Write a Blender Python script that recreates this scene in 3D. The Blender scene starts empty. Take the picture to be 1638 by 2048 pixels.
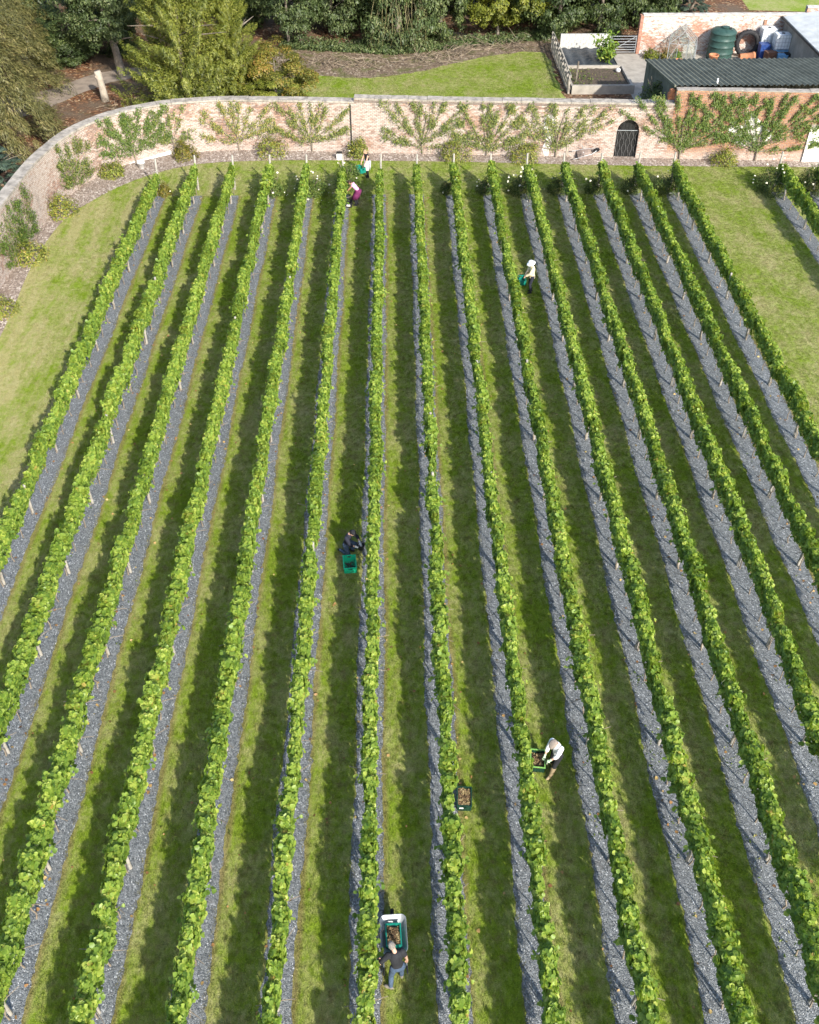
import bpy, math, random
import numpy as np
from mathutils import Vector, Matrix, Euler
R = math.radians
SC = bpy.context.scene
COL = SC.collection
rs = np.random.RandomState(11)
random.seed(11)

# ------------------------------------------------------------------ camera, sky, sun, exposure
CAM_H = 24.5
F_PX = 1929.0                                   # focal length in pixels of the 1638 x 2048 photograph
PITCH = math.atan((1024 + 757) / F_PX)
YAW = math.atan2(819 - 780, math.hypot(F_PX, 1024 + 757))
cam = bpy.data.cameras.new('camera')
cam.sensor_fit = 'VERTICAL'; cam.sensor_height = 24.0; cam.sensor_width = 24.0
cam.lens = 24.0 * F_PX / 2048.0
cam.clip_end = 1500.0
cam_ob = bpy.data.objects.new('camera', cam); COL.objects.link(cam_ob)
cam_ob.location = (0, 0, CAM_H)
cam_ob.rotation_euler = (math.pi / 2 - PITCH, 0, -YAW)
SC.camera = cam_ob
SC.render.resolution_x, SC.render.resolution_y = 819, 1024

SUN_EL, SUN_AZ = R(30.5), R(27)                   # the sun stands behind the camera, to its right
S_DIR = Vector((math.sin(SUN_AZ) * math.cos(SUN_EL), -math.cos(SUN_AZ) * math.cos(SUN_EL), math.sin(SUN_EL)))
world = bpy.data.worlds.new('World'); SC.world = world; world.use_nodes = True
wn = world.node_tree
bg = wn.nodes['Background']
sky = wn.nodes.new('ShaderNodeTexSky'); sky.sky_type = 'NISHITA'; sky.sun_disc = False
sky.sun_elevation = SUN_EL
sky.sun_rotation = math.atan2(S_DIR.x, S_DIR.y)
sky.air_density = 1.0; sky.dust_density = 1.6
wn.links.new(sky.outputs[0], bg.inputs[0]); bg.inputs[1].default_value = 0.15
sun = bpy.data.lights.new('sun', 'SUN'); sun.energy = 3.6; sun.angle = R(1.0); sun.color = (1.0, 0.95, 0.86)
sun_ob = bpy.data.objects.new('sun', sun); COL.objects.link(sun_ob)
sun_ob.rotation_euler = (-S_DIR).to_track_quat('-Z', 'Y').to_euler()
sun_ob.location = S_DIR * 100
SC.view_settings.view_transform = 'Standard'
SC.view_settings.look = 'None'
SC.view_settings.gamma = 1.0
SC.view_settings.exposure = 1.18
SC.cycles.max_bounces = 6; SC.cycles.diffuse_bounces = 3; SC.cycles.glossy_bounces = 2
SC.cycles.transmission_bounces = 4; SC.cycles.transparent_max_bounces = 8

def G(px, py, z=0.0):
    """direction of a photo pixel followed to the height z"""
    x = (px - 819) / F_PX; y = (1024 - py) / F_PX
    c, s = math.cos(PITCH), math.sin(PITCH)
    dx, dy, dz = x, c + y * s, -s + y * c
    cy, sy = math.cos(YAW), math.sin(YAW)
    dx, dy = dx * cy + dy * sy, -dx * sy + dy * cy
    t = (z - CAM_H) / dz
    return Vector((dx * t, dy * t, z))

# ------------------------------------------------------------------ material helpers
def nd(nt, t, **kw):
    n = nt.nodes.new(t)
    for k, v in kw.items():
        if k in n.inputs: n.inputs[k].default_value = v
        else: setattr(n, k, v)
    return n
def ramp(nt, fac, stops, interp='LINEAR'):
    n = nt.nodes.new('ShaderNodeValToRGB'); cr = n.color_ramp; cr.interpolation = interp
    while len(cr.elements) > len(stops): cr.elements.remove(cr.elements[-1])
    while len(cr.elements) < len(stops): cr.elements.new(0.5)
    for e, (p, c) in zip(cr.elements, stops):
        e.position = p; e.color = (c, c, c, 1) if isinstance(c, (int, float)) else (*c, 1)
    nt.links.new(fac, n.inputs[0]); return n.outputs[0]
def mixc(nt, fac, a, b, mode='MIX'):
    n = nt.nodes.new('ShaderNodeMix'); n.data_type = 'RGBA'; n.blend_type = mode
    for i, v in ((0, fac), (6, a), (7, b)):
        if hasattr(v, 'links'): nt.links.new(v, n.inputs[i])
        else: n.inputs[i].default_value = v if i == 0 else (*v, 1)
    return n.outputs[2]
def math_(nt, op, a, b=None, c=None):
    n = nt.nodes.new('ShaderNodeMath'); n.operation = op
    for i, v in enumerate((a, b, c)):
        if v is None: continue
        if hasattr(v, 'links'): nt.links.new(v, n.inputs[i])
        else: n.inputs[i].default_value = v
    return n.outputs[0]
def noise(nt, vec, scale, detail=3.0, rough=0.55, stretch=None):
    if stretch:
        m = nd(nt, 'ShaderNodeMapping'); m.inputs['Scale'].default_value = stretch
        nt.links.new(vec, m.inputs[0]); vec = m.outputs[0]
    n = nd(nt, 'ShaderNodeTexNoise', Scale=scale, Detail=detail, Roughness=rough)
    nt.links.new(vec, n.inputs['Vector']); return n.outputs[0]
def new_mat(name, rough=0.7, spec=0.3):
    m = bpy.data.materials.new(name); m.use_nodes = True
    nt = m.node_tree; b = nt.nodes['Principled BSDF']
    b.inputs['Roughness'].default_value = rough; b.inputs['Specular IOR Level'].default_value = spec
    return m, nt, b
def bump(nt, b, h, strength, dist):
    n = nd(nt, 'ShaderNodeBump', Strength=strength, Distance=dist)
    nt.links.new(h, n.inputs['Height']); nt.links.new(n.outputs[0], b.inputs['Normal'])
def wpos(nt): return nd(nt, 'ShaderNodeNewGeometry').outputs['Position']

MAT = {}
def plain(name, col, rough=0.6, var=0.18, scale=6.0, metal=0.0, spec=0.3, bmp=0.0):
    """one colour with uneven wear from noise"""
    if name in MAT: return MAT[name]
    m, nt, b = new_mat(name, rough, spec); b.inputs['Metallic'].default_value = metal
    p = nd(nt, 'ShaderNodeTexCoord').outputs['Object']
    f = noise(nt, p, scale, 4)
    lo = tuple(c * (1 - var * 1.6) for c in col); hi = tuple(min(1, c * (1 + var)) for c in col)
    nt.links.new(ramp(nt, f, [(0.3, lo), (0.7, hi)]), b.inputs['Base Color'])
    nt.links.new(ramp(nt, noise(nt, p, scale * 2.3), [(0.3, max(0, rough - .12)), (0.7, min(1, rough + .12))]), b.inputs['Roughness'])
    if bmp: bump(nt, b, noise(nt, p, scale * 4, 5), bmp, 0.02)
    MAT[name] = m; return m
def leaf_mat(name, stops, trans=0.35, rough=0.5, hue=0.12, tint=1.25):
    """leaves: every leaf has its own 'rnd' value, light comes through"""
    if name in MAT: return MAT[name]
    m, nt, b = new_mat(name, rough, 0.35)
    a = nd(nt, 'ShaderNodeAttribute', attribute_name='rnd')
    o = nd(nt, 'ShaderNodeObjectInfo')
    f = math_(nt, 'ADD', a.outputs['Fac'], math_(nt, 'MULTIPLY', math_(nt, 'SUBTRACT', o.outputs['Random'], 0.5), hue))
    c = ramp(nt, f, stops)
    nt.links.new(c, b.inputs['Base Color'])
    t = nd(nt, 'ShaderNodeBsdfTranslucent')
    nt.links.new(mixc(nt, 1.0, c, (tint, tint, 0.55), 'MULTIPLY'), t.inputs[0])
    mx = nd(nt, 'ShaderNodeMixShader', Fac=trans)
    nt.links.new(b.outputs[0], mx.inputs[1]); nt.links.new(t.outputs[0], mx.inputs[2])
    nt.links.new(mx.outputs[0], nt.nodes['Material Output'].inputs[0])
    MAT[name] = m; return m

# rows of vines: position, spacing
ROW0, STEP = -13.70, 2.136
ROWS = [ROW0 + STEP * i for i in range(15)] + [22.35, 24.5]
ROW_END = 54.7

def grass_color(nt):
    """lawn colour from the position: green, straw and bare patches, dry edge along the slate strips"""
    p = wpos(nt)
    big = noise(nt, p, 0.30, 3, 0.6)
    st = noise(nt, p, 0.9, 4, 0.62, (1.0, 0.45, 1.0))
    fine = noise(nt, p, 9.0, 4, 0.7, (1, 0.6, 1))
    vf = noise(nt, p, 46.0, 2, 0.6)
    green = ramp(nt, vf, [(0.28, (0.095, 0.155, 0.009)), (0.55, (0.185, 0.265, 0.018)), (0.8, (0.295, 0.365, 0.045))])
    straw = ramp(nt, vf, [(0.28, (0.210, 0.205, 0.075)), (0.6, (0.375, 0.350, 0.160)), (0.85, (0.520, 0.480, 0.270))])
    brown = ramp(nt, vf, [(0.3, (0.110, 0.092, 0.030)), (0.7, (0.215, 0.180, 0.070))])
    med = noise(nt, p, 3.2, 5, 0.7, (1, 0.7, 1))
    f1 = math_(nt, 'ADD', math_(nt, 'MULTIPLY', big, 0.25), math_(nt, 'ADD', math_(nt, 'MULTIPLY', st, 0.30), math_(nt, 'ADD', math_(nt, 'MULTIPLY', med, 0.30), math_(nt, 'MULTIPLY', fine, 0.15))))
    sx = nd(nt, 'ShaderNodeSeparateXYZ'); nt.links.new(p, sx.inputs[0])
    X, Y = sx.outputs[0], sx.outputs[1]
    # distance to the nearest vine row, only between the rows
    ph = math_(nt, 'FRACT', math_(nt, 'ADD', math_(nt, 'DIVIDE', math_(nt, 'SUBTRACT', X, ROW0), STEP), 0.5))
    d = math_(nt, 'MULTIPLY', math_(nt, 'ABSOLUTE', math_(nt, 'SUBTRACT', ph, 0.5)), STEP)
    inside = math_(nt, 'MULTIPLY', math_(nt, 'LESS_THAN', X, ROWS[14] + 0.75), math_(nt, 'GREATER_THAN', X, ROW0 - 0.75))
    inside = math_(nt, 'MULTIPLY', inside, math_(nt, 'LESS_THAN', Y, ROW_END - 1))
    edge = math_(nt, 'MULTIPLY', ramp(nt, math_(nt, 'ADD', d, math_(nt, 'MULTIPLY', math_(nt, 'SUBTRACT', st, 0.5), 0.35)), [(0.38, 1.0), (0.52, 0.0)]), inside)
    mid = math_(nt, 'MULTIPLY', ramp(nt, d, [(0.55, 0.0), (0.95, 1.0)]), inside)
    # the open lawns at the sides are drier, the far lawn behind the wall greener
    dry = math_(nt, 'MULTIPLY', math_(nt, 'SUBTRACT', 1.0, inside), math_(nt, 'LESS_THAN', Y, 61.0))
    left = math_(nt, 'MULTIPLY', dry, math_(nt, 'LESS_THAN', X, -10.0))
    mow = noise(nt, p, 1.5, 3, 0.6, (1.0, 0.16, 1.0))
    f2 = math_(nt, 'ADD', math_(nt, 'SUBTRACT', f1, math_(nt, 'MULTIPLY', inside, 0.012)), math_(nt, 'MULTIPLY', dry, 0.015))
    f2 = math_(nt, 'ADD', f2, math_(nt, 'MULTIPLY', left, math_(nt, 'ADD', 0.035, math_(nt, 'MULTIPLY', math_(nt, 'SUBTRACT', mow, 0.5), 0.45))))
    f2 = math_(nt, 'ADD', f2, math_(nt, 'MULTIPLY', math_(nt, 'GREATER_THAN', Y, 61.0), 0.005))
    c = mixc(nt, ramp(nt, f2, [(0.44, 0.0), (0.60, 1.0)]), green, straw)
    worn = math_(nt, 'MULTIPLY', ramp(nt, noise(nt, p, 2.6, 6, 0.75), [(0.50, 0.0), (0.66, 0.75)]), math_(nt, 'ADD', 0.25, math_(nt, 'MULTIPLY', mid, 0.75)))
    c = mixc(nt, worn, c, brown)
    tan = ramp(nt, vf, [(0.3, (0.130, 0.090, 0.042)), (0.75, (0.330, 0.240, 0.125))])
    c = mixc(nt, math_(nt, 'MULTIPLY', edge, 0.62), c, tan)
    return c, vf, fine

m, nt, b = new_mat('lawn_grass', 0.85, 0.15)
c, vf, fine = grass_color(nt)
nt.links.new(c, b.inputs['Base Color'])
bump(nt, b, math_(nt, 'ADD', vf, fine), 0.7, 0.035)
MAT['grass'] = m
m, nt, b = new_mat('grass_blade', 0.7, 0.2)
c, vf, fine = grass_color(nt)
nt.links.new(c, b.inputs['Base Color'])
t = nd(nt, 'ShaderNodeBsdfTranslucent'); nt.links.new(c, t.inputs[0])
mx = nd(nt, 'ShaderNodeMixShader', Fac=0.35)
nt.links.new(b.outputs[0], mx.inputs[1]); nt.links.new(t.outputs[0], mx.inputs[2])
nt.links.new(mx.outputs[0], nt.nodes['Material Output'].inputs[0])
MAT['blade'] = m

def pebbles(name, scale, stops, patch=None, bstr=0.8, rough=0.55):
    m, nt, b = new_mat(name, rough, 0.45)
    p = wpos(nt)
    v = nd(nt, 'ShaderNodeTexVoronoi', Scale=scale, Randomness=1.0); v.feature = 'F1'
    mp = nd(nt, 'ShaderNodeMapping'); mp.inputs['Scale'].default_value = (1.0, 0.75, 1.0); mp.inputs['Rotation'].default_value = (0, 0, 0.6)
    nt.links.new(p, mp.inputs[0]); nt.links.new(mp.outputs[0], v.inputs['Vector'])
    sep = nd(nt, 'ShaderNodeSeparateColor'); nt.links.new(v.outputs['Color'], sep.inputs[0])
    c = ramp(nt, sep.outputs[0], stops)
    if patch:
        f = ramp(nt, noise(nt, p, patch[1], 5, 0.65), [(patch[2], 0.0), (patch[2] + 0.12, patch[3])])
        c = mixc(nt, f, c, patch[0])
    nt.links.new(c, b.inputs['Base Color'])
    h = math_(nt, 'SUBTRACT', math_(nt, 'MULTIPLY', sep.outputs[1], 1.2), v.outputs['Distance'])
    bump(nt, b, h, bstr, 0.03)
    MAT[name] = m; return m
pebbles('slate_chips', 33.0, [(0.0, (0.072, 0.079, 0.084)), (0.45, (0.155, 0.166, 0.172)), (0.8, (0.220, 0.232, 0.238)), (0.95, (0.275, 0.286, 0.291)), (1.0, (0.55, 0.56, 0.57))],
        patch=((0.16, 0.13, 0.10), 1.1, 0.60, 0.35), rough=0.5)
pebbles('bed_mulch', 14.0, [(0.0, (0.13, 0.095, 0.075)), (0.5, (0.27, 0.215, 0.175)), (0.85, (0.39, 0.325, 0.275)), (1.0, (0.60, 0.54, 0.48))],
        patch=((0.19, 0.14, 0.105), 0.9, 0.52, 0.55))

def forest_floor():
    m, nt, b = new_mat('forest_floor', 0.95, 0.1)
    p = wpos(nt)
    v = nd(nt, 'ShaderNodeTexVoronoi', Scale=7.0); nt.links.new(p, v.inputs['Vector'])
    sep = nd(nt, 'ShaderNodeSeparateColor'); nt.links.new(v.outputs['Color'], sep.inputs[0])
    litter = ramp(nt, sep.outputs[0], [(0.0, (0.060, 0.030, 0.018)), (0.5, (0.130, 0.062, 0.034)), (0.85, (0.25, 0.125, 0.06)), (1.0, (0.42, 0.32, 0.2))])
    dirt = ramp(nt, noise(nt, p, 9, 5, .7), [(0.3, (0.075, 0.055, 0.038)), (0.7, (0.175, 0.130, 0.092))])
    c = mixc(nt, ramp(nt, noise(nt, p, 0.35, 4, .6), [(0.42, 0.0), (0.6, 1.0)]), litter, dirt)
    moss = ramp(nt, noise(nt, p, 0.8, 4, .6), [(0.56, 0.0), (0.72, 0.55)])
    c = mixc(nt, moss, c, (0.075, 0.085, 0.025))
    nt.links.new(c, b.inputs['Base Color']); bump(nt, b, sep.outputs[1], 0.8, 0.04)
    MAT['forest_floor'] = m
forest_floor()
plain('dirt_track', (0.26, 0.21, 0.165), 0.95, 0.22, 1.4, bmp=0.4)
plain('concrete', (0.33, 0.30, 0.255), 0.9, 0.16, 1.8, bmp=0.25)
plain('stone_pale', (0.50, 0.47, 0.42), 0.9, 0.25, 3.0, bmp=0.4)
plain('stone_coping', (0.31, 0.28, 0.24), 0.9, 0.28, 3.0, bmp=0.5)
plain('block_grey', (0.42, 0.41, 0.38), 0.9, 0.12, 4.0, bmp=0.2)
plain('soil', (0.10, 0.075, 0.052), 0.95, 0.35, 9.0, bmp=0.6)
plain('post_wood', (0.33, 0.31, 0.27), 0.85, 0.2, 5.0)
plain('grey_wood', (0.30, 0.275, 0.235), 0.9, 0.25, 4.0)
plain('vine_wood', (0.23, 0.19, 0.145), 0.9, 0.25, 9.0)
plain('bark', (0.17, 0.145, 0.115), 0.95, 0.3, 5.0, bmp=0.5)
plain('pale_wood', (0.36, 0.31, 0.25), 0.85, 0.2, 3.0, bmp=0.3)
plain('wire', (0.25, 0.25, 0.25), 0.5, 0.1, metal=0.7)
plain('white_paint', (0.80, 0.79, 0.76), 0.6, 0.05, 3.0)
plain('galvanised', (0.43, 0.45, 0.465), 0.42, 0.14, 7.0, metal=0.55)
plain('black_iron', (0.018, 0.018, 0.018), 0.5, 0.2)
plain('rubber', (0.022, 0.022, 0.024), 0.75, 0.3, 8.0)
plain('terracotta', (0.46, 0.19, 0.095), 0.8, 0.2, 4.0)
plain('green_sheet', (0.150, 0.155, 0.122), 0.9, 0.2, 1.2, spec=0.08)
plain('pale_sheet', (0.34, 0.36, 0.37), 0.45, 0.12, 1.5)
plain('tank_green', (0.030, 0.068, 0.058), 0.5, 0.12, 3.0)
plain('ibc_white', (0.74, 0.77, 0.78), 0.45, 0.06, 3.0)
plain('blue_plastic', (0.022, 0.055, 0.20), 0.45, 0.15)
plain('light_blue', (0.16, 0.36, 0.58), 0.5, 0.12)
plain('rusty_tray', (0.22, 0.17, 0.145), 0.7, 0.2)
plain('brown_box', (0.14, 0.075, 0.05), 0.8, 0.2)
plain('crate_jade', (0.015, 0.50, 0.26), 0.42, 0.10)
plain('crate_dark', (0.010, 0.042, 0.027), 0.45, 0.15)
plain('crate_teal', (0.010, 0.20, 0.145), 0.45, 0.12)
plain('crate_light', (0.20, 0.42, 0.10), 0.45, 0.12)
plain('crate_black', (0.020, 0.021, 0.023), 0.5, 0.15)
plain('tarp', (0.030, 0.040, 0.052), 0.38, 0.25, 5.0, bmp=0.8)
plain('render_grey', (0.27, 0.255, 0.225), 0.9, 0.15, 1.6)

def brick(name, brick_cols, white, white_at, plinth=0.5, wash_cols=((0.36, 0.31, 0.27), (0.55, 0.495, 0.445))):
    """old garden bricks; UV is in metres (u along the wall, v up); white is old limewash in patches"""
    m, nt, b = new_mat(name, 0.9, 0.15)
    uv = nd(nt, 'ShaderNodeUVMap', uv_map='UVMap').outputs[0]
    bt = nd(nt, 'ShaderNodeTexBrick', Scale=1.0)
    bt.inputs['Brick Width'].default_value = 0.24; bt.inputs['Row Height'].default_value = 0.085
    bt.inputs['Mortar Size'].default_value = 0.016; bt.inputs['Mortar Smooth'].default_value = 0.3; bt.inputs['Bias'].default_value = 0.0
    bt.inputs['Color1'].default_value = (0, 0, 0, 1); bt.inputs['Color2'].default_value = (1, 1, 1, 1); bt.inputs['Mortar'].default_value = (0.5, 0.5, 0.5, 1)
    nt.links.new(uv, bt.inputs['Vector'])
    n1 = noise(nt, uv, 0.55, 4, .6, (1, 1.6, 1)); n2 = noise(nt, uv, 3.2, 5, .7, (1, 2.2, 1))
    tone = math_(nt, 'ADD', math_(nt, 'MULTIPLY', bt.outputs['Color'], 0.42), math_(nt, 'MULTIPLY', n1, 0.75))
    c = ramp(nt, tone, brick_cols)
    mort = ramp(nt, n2, [(0.3, (0.13, 0.105, 0.09)), (0.7, (0.25, 0.205, 0.175))])
    c = mixc(nt, bt.outputs['Fac'], c, mort)
    su = nd(nt, 'ShaderNodeSeparateXYZ'); nt.links.new(uv, su.inputs[0])
    wf = math_(nt, 'ADD', math_(nt, 'MULTIPLY', noise(nt, uv, 0.5, 3, .55, (1, 1.2, 1)), 0.55), math_(nt, 'MULTIPLY', n2, 0.45))
    base = ramp(nt, math_(nt, 'ADD', su.outputs[1], math_(nt, 'MULTIPLY', math_(nt, 'SUBTRACT', n1, 0.5), 0.9)), [(plinth * 0.4, 1.0), (plinth * 0.9, 0.0)]) if plinth else None
    wm = ramp(nt, wf, [(white_at, 0.0), (white_at + 0.08, white)])
    if base is not None: wm = math_(nt, 'MAXIMUM', wm, math_(nt, 'MULTIPLY', base, 0.7))
    wm = math_(nt, 'MULTIPLY', math_(nt, 'MULTIPLY', wm, math_(nt, 'SUBTRACT', 1.0, math_(nt, 'MULTIPLY', bt.outputs['Fac'], 0.75))), ramp(nt, math_(nt, 'ADD', n2, math_(nt, 'MULTIPLY', bt.outputs['Fac'], 0.08)), [(0.36, 0.35), (0.5, 1.0)]))
    wash = ramp(nt, n2, [(0.3, wash_cols[0]), (0.65, wash_cols[1])])
    c = mixc(nt, wm, c, wash)
    dark = ramp(nt, noise(nt, uv, 1.3, 5, .7, (1.0, 0.35, 1)), [(0.56, 0.0), (0.74, 0.55)])
    c = mixc(nt, dark, c, (0.13, 0.11, 0.095))
    nt.links.new(c, b.inputs['Base Color'])
    bump(nt, b, math_(nt, 'SUBTRACT', n2, math_(nt, 'MULTIPLY', bt.outputs['Fac'], 1.0)), 0.7, 0.02)
    MAT[name] = m
brick('garden_brick', [(0.25, (0.16, 0.095, 0.075)), (0.45, (0.26, 0.16, 0.122)), (0.62, (0.36, 0.21, 0.145)), (0.8, (0.40, 0.285, 0.225))], 0.8, 0.435)
brick('warm_brick', [(0.25, (0.20, 0.085, 0.05)), (0.5, (0.33, 0.155, 0.085)), (0.7, (0.38, 0.205, 0.115)), (0.9, (0.40, 0.27, 0.175))], 0.5, 0.58, plinth=0.75)
brick('flaking_brick', [(0.25, (0.28, 0.12, 0.08)), (0.5, (0.42, 0.19, 0.12)), (0.8, (0.50, 0.28, 0.18))], 0.95, 0.45, plinth=0, wash_cols=((0.50, 0.46, 0.42), (0.66, 0.63, 0.59)))
brick('red_brick', [(0.25, (0.30, 0.12, 0.075)), (0.6, (0.42, 0.18, 0.115)), (0.9, (0.46, 0.25, 0.17))], 0.3, 0.62, plinth=0)

leaf_mat('vine_leaf', [(0.0, (0.066, 0.132, 0.020)), (0.35, (0.165, 0.265, 0.038)), (0.65, (0.290, 0.385, 0.060)), (0.90, (0.430, 0.490, 0.095)), (0.96, (0.44, 0.45, 0.11)), (1.0, (0.42, 0.30, 0.075))], 0.45, rough=0.42)
leaf_mat('peach_leaf', [(0.0, (0.050, 0.085, 0.016)), (0.45, (0.115, 0.160, 0.035)), (0.75, (0.22, 0.24, 0.06)), (1.0, (0.36, 0.29, 0.09))], 0.3)
leaf_mat('pear_leaf', [(0.0, (0.040, 0.078, 0.014)), (0.5, (0.100, 0.160, 0.028)), (0.85, (0.185, 0.235, 0.050)), (1.0, (0.31, 0.27, 0.08))], 0.35)
leaf_mat('shrub_leaf', [(0.0, (0.075, 0.105, 0.016)), (0.4, (0.165, 0.205, 0.032)), (0.75, (0.29, 0.29, 0.05)), (1.0, (0.40, 0.26, 0.065))], 0.3)
leaf_mat('rose_leaf', [(0.0, (0.025, 0.050, 0.012)), (0.6, (0.075, 0.115, 0.024)), (1.0, (0.17, 0.19, 0.05))], 0.3)
leaf_mat('dark_leaf', [(0.0, (0.020, 0.036, 0.010)), (0.5, (0.046, 0.072, 0.020)), (0.85, (0.090, 0.122, 0.036)), (1.0, (0.16, 0.19, 0.065))], 0.25)
leaf_mat('oak_leaf', [(0.0, (0.028, 0.048, 0.015)), (0.5, (0.066, 0.098, 0.032)), (0.85, (0.125, 0.160, 0.058)), (1.0, (0.20, 0.22, 0.095))], 0.25)
leaf_mat('yew_needle', [(0.0, (0.050, 0.072, 0.010)), (0.45, (0.132, 0.156, 0.020)), (0.8, (0.220, 0.236, 0.036)), (1.0, (0.31, 0.30, 0.06))], 0.25)
leaf_mat('larch_needle', [(0.0, (0.055, 0.060, 0.020)), (0.4, (0.115, 0.115, 0.038)), (0.75, (0.185, 0.172, 0.060)), (1.0, (0.29, 0.24, 0.10))], 0.25)
leaf_mat('gold_leaf', [(0.0, (0.055, 0.072, 0.010)), (0.5, (0.135, 0.160, 0.018)), (1.0, (0.26, 0.26, 0.04))], 0.3)
leaf_mat('bronze_leaf', [(0.0, (0.065, 0.075, 0.012)), (0.45, (0.150, 0.150, 0.022)), (0.75, (0.24, 0.19, 0.035)), (1.0, (0.36, 0.20, 0.06))], 0.3)
leaf_mat('spruce_needle', [(0.0, (0.020, 0.036, 0.026)), (1.0, (0.085, 0.125, 0.085))], 0.15)
leaf_mat('strand', [(0.0, (0.09, 0.08, 0.03)), (1.0, (0.22, 0.19, 0.08))], 0.2)
leaf_mat('lime_leaf', [(0.0, (0.08, 0.14, 0.02)), (0.6, (0.17, 0.26, 0.035)), (1.0, (0.30, 0.36, 0.06))], 0.35)
leaf_mat('berries', [(0.0, (0.055, 0.030, 0.022)), (0.45, (0.20, 0.13, 0.065)), (0.8, (0.36, 0.27, 0.13)), (1.0, (0.50, 0.42, 0.23))], 0.15, rough=0.35)
leaf_mat('berries_dark', [(0.0, (0.018, 0.016, 0.022)), (0.6, (0.060, 0.048, 0.040)), (1.0, (0.17, 0.13, 0.08))], 0.1, rough=0.35)
leaf_mat('petal', [(0.0, (0.78, 0.74, 0.62)), (1.0, (0.88, 0.86, 0.80))], 0.2)
leaf_mat('stick', [(0.0, (0.09, 0.068, 0.048)), (1.0, (0.26, 0.21, 0.15))], 0.0)

m, nt, b = new_mat('glass', 0.05, 0.5)
tr = nd(nt, 'ShaderNodeBsdfTransparent'); tr.inputs[0].default_value = (0.88, 0.93, 0.92, 1)
gl = nd(nt, 'ShaderNodeBsdfGlossy', Roughness=0.05)
mx = nd(nt, 'ShaderNodeMixShader', Fac=0.16)
nt.links.new(tr.outputs[0], mx.inputs[1]); nt.links.new(gl.outputs[0], mx.inputs[2]); nt.links.new(mx.outputs[0], nt.nodes['Material Output'].inputs[0])
MAT['glass'] = m

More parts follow.
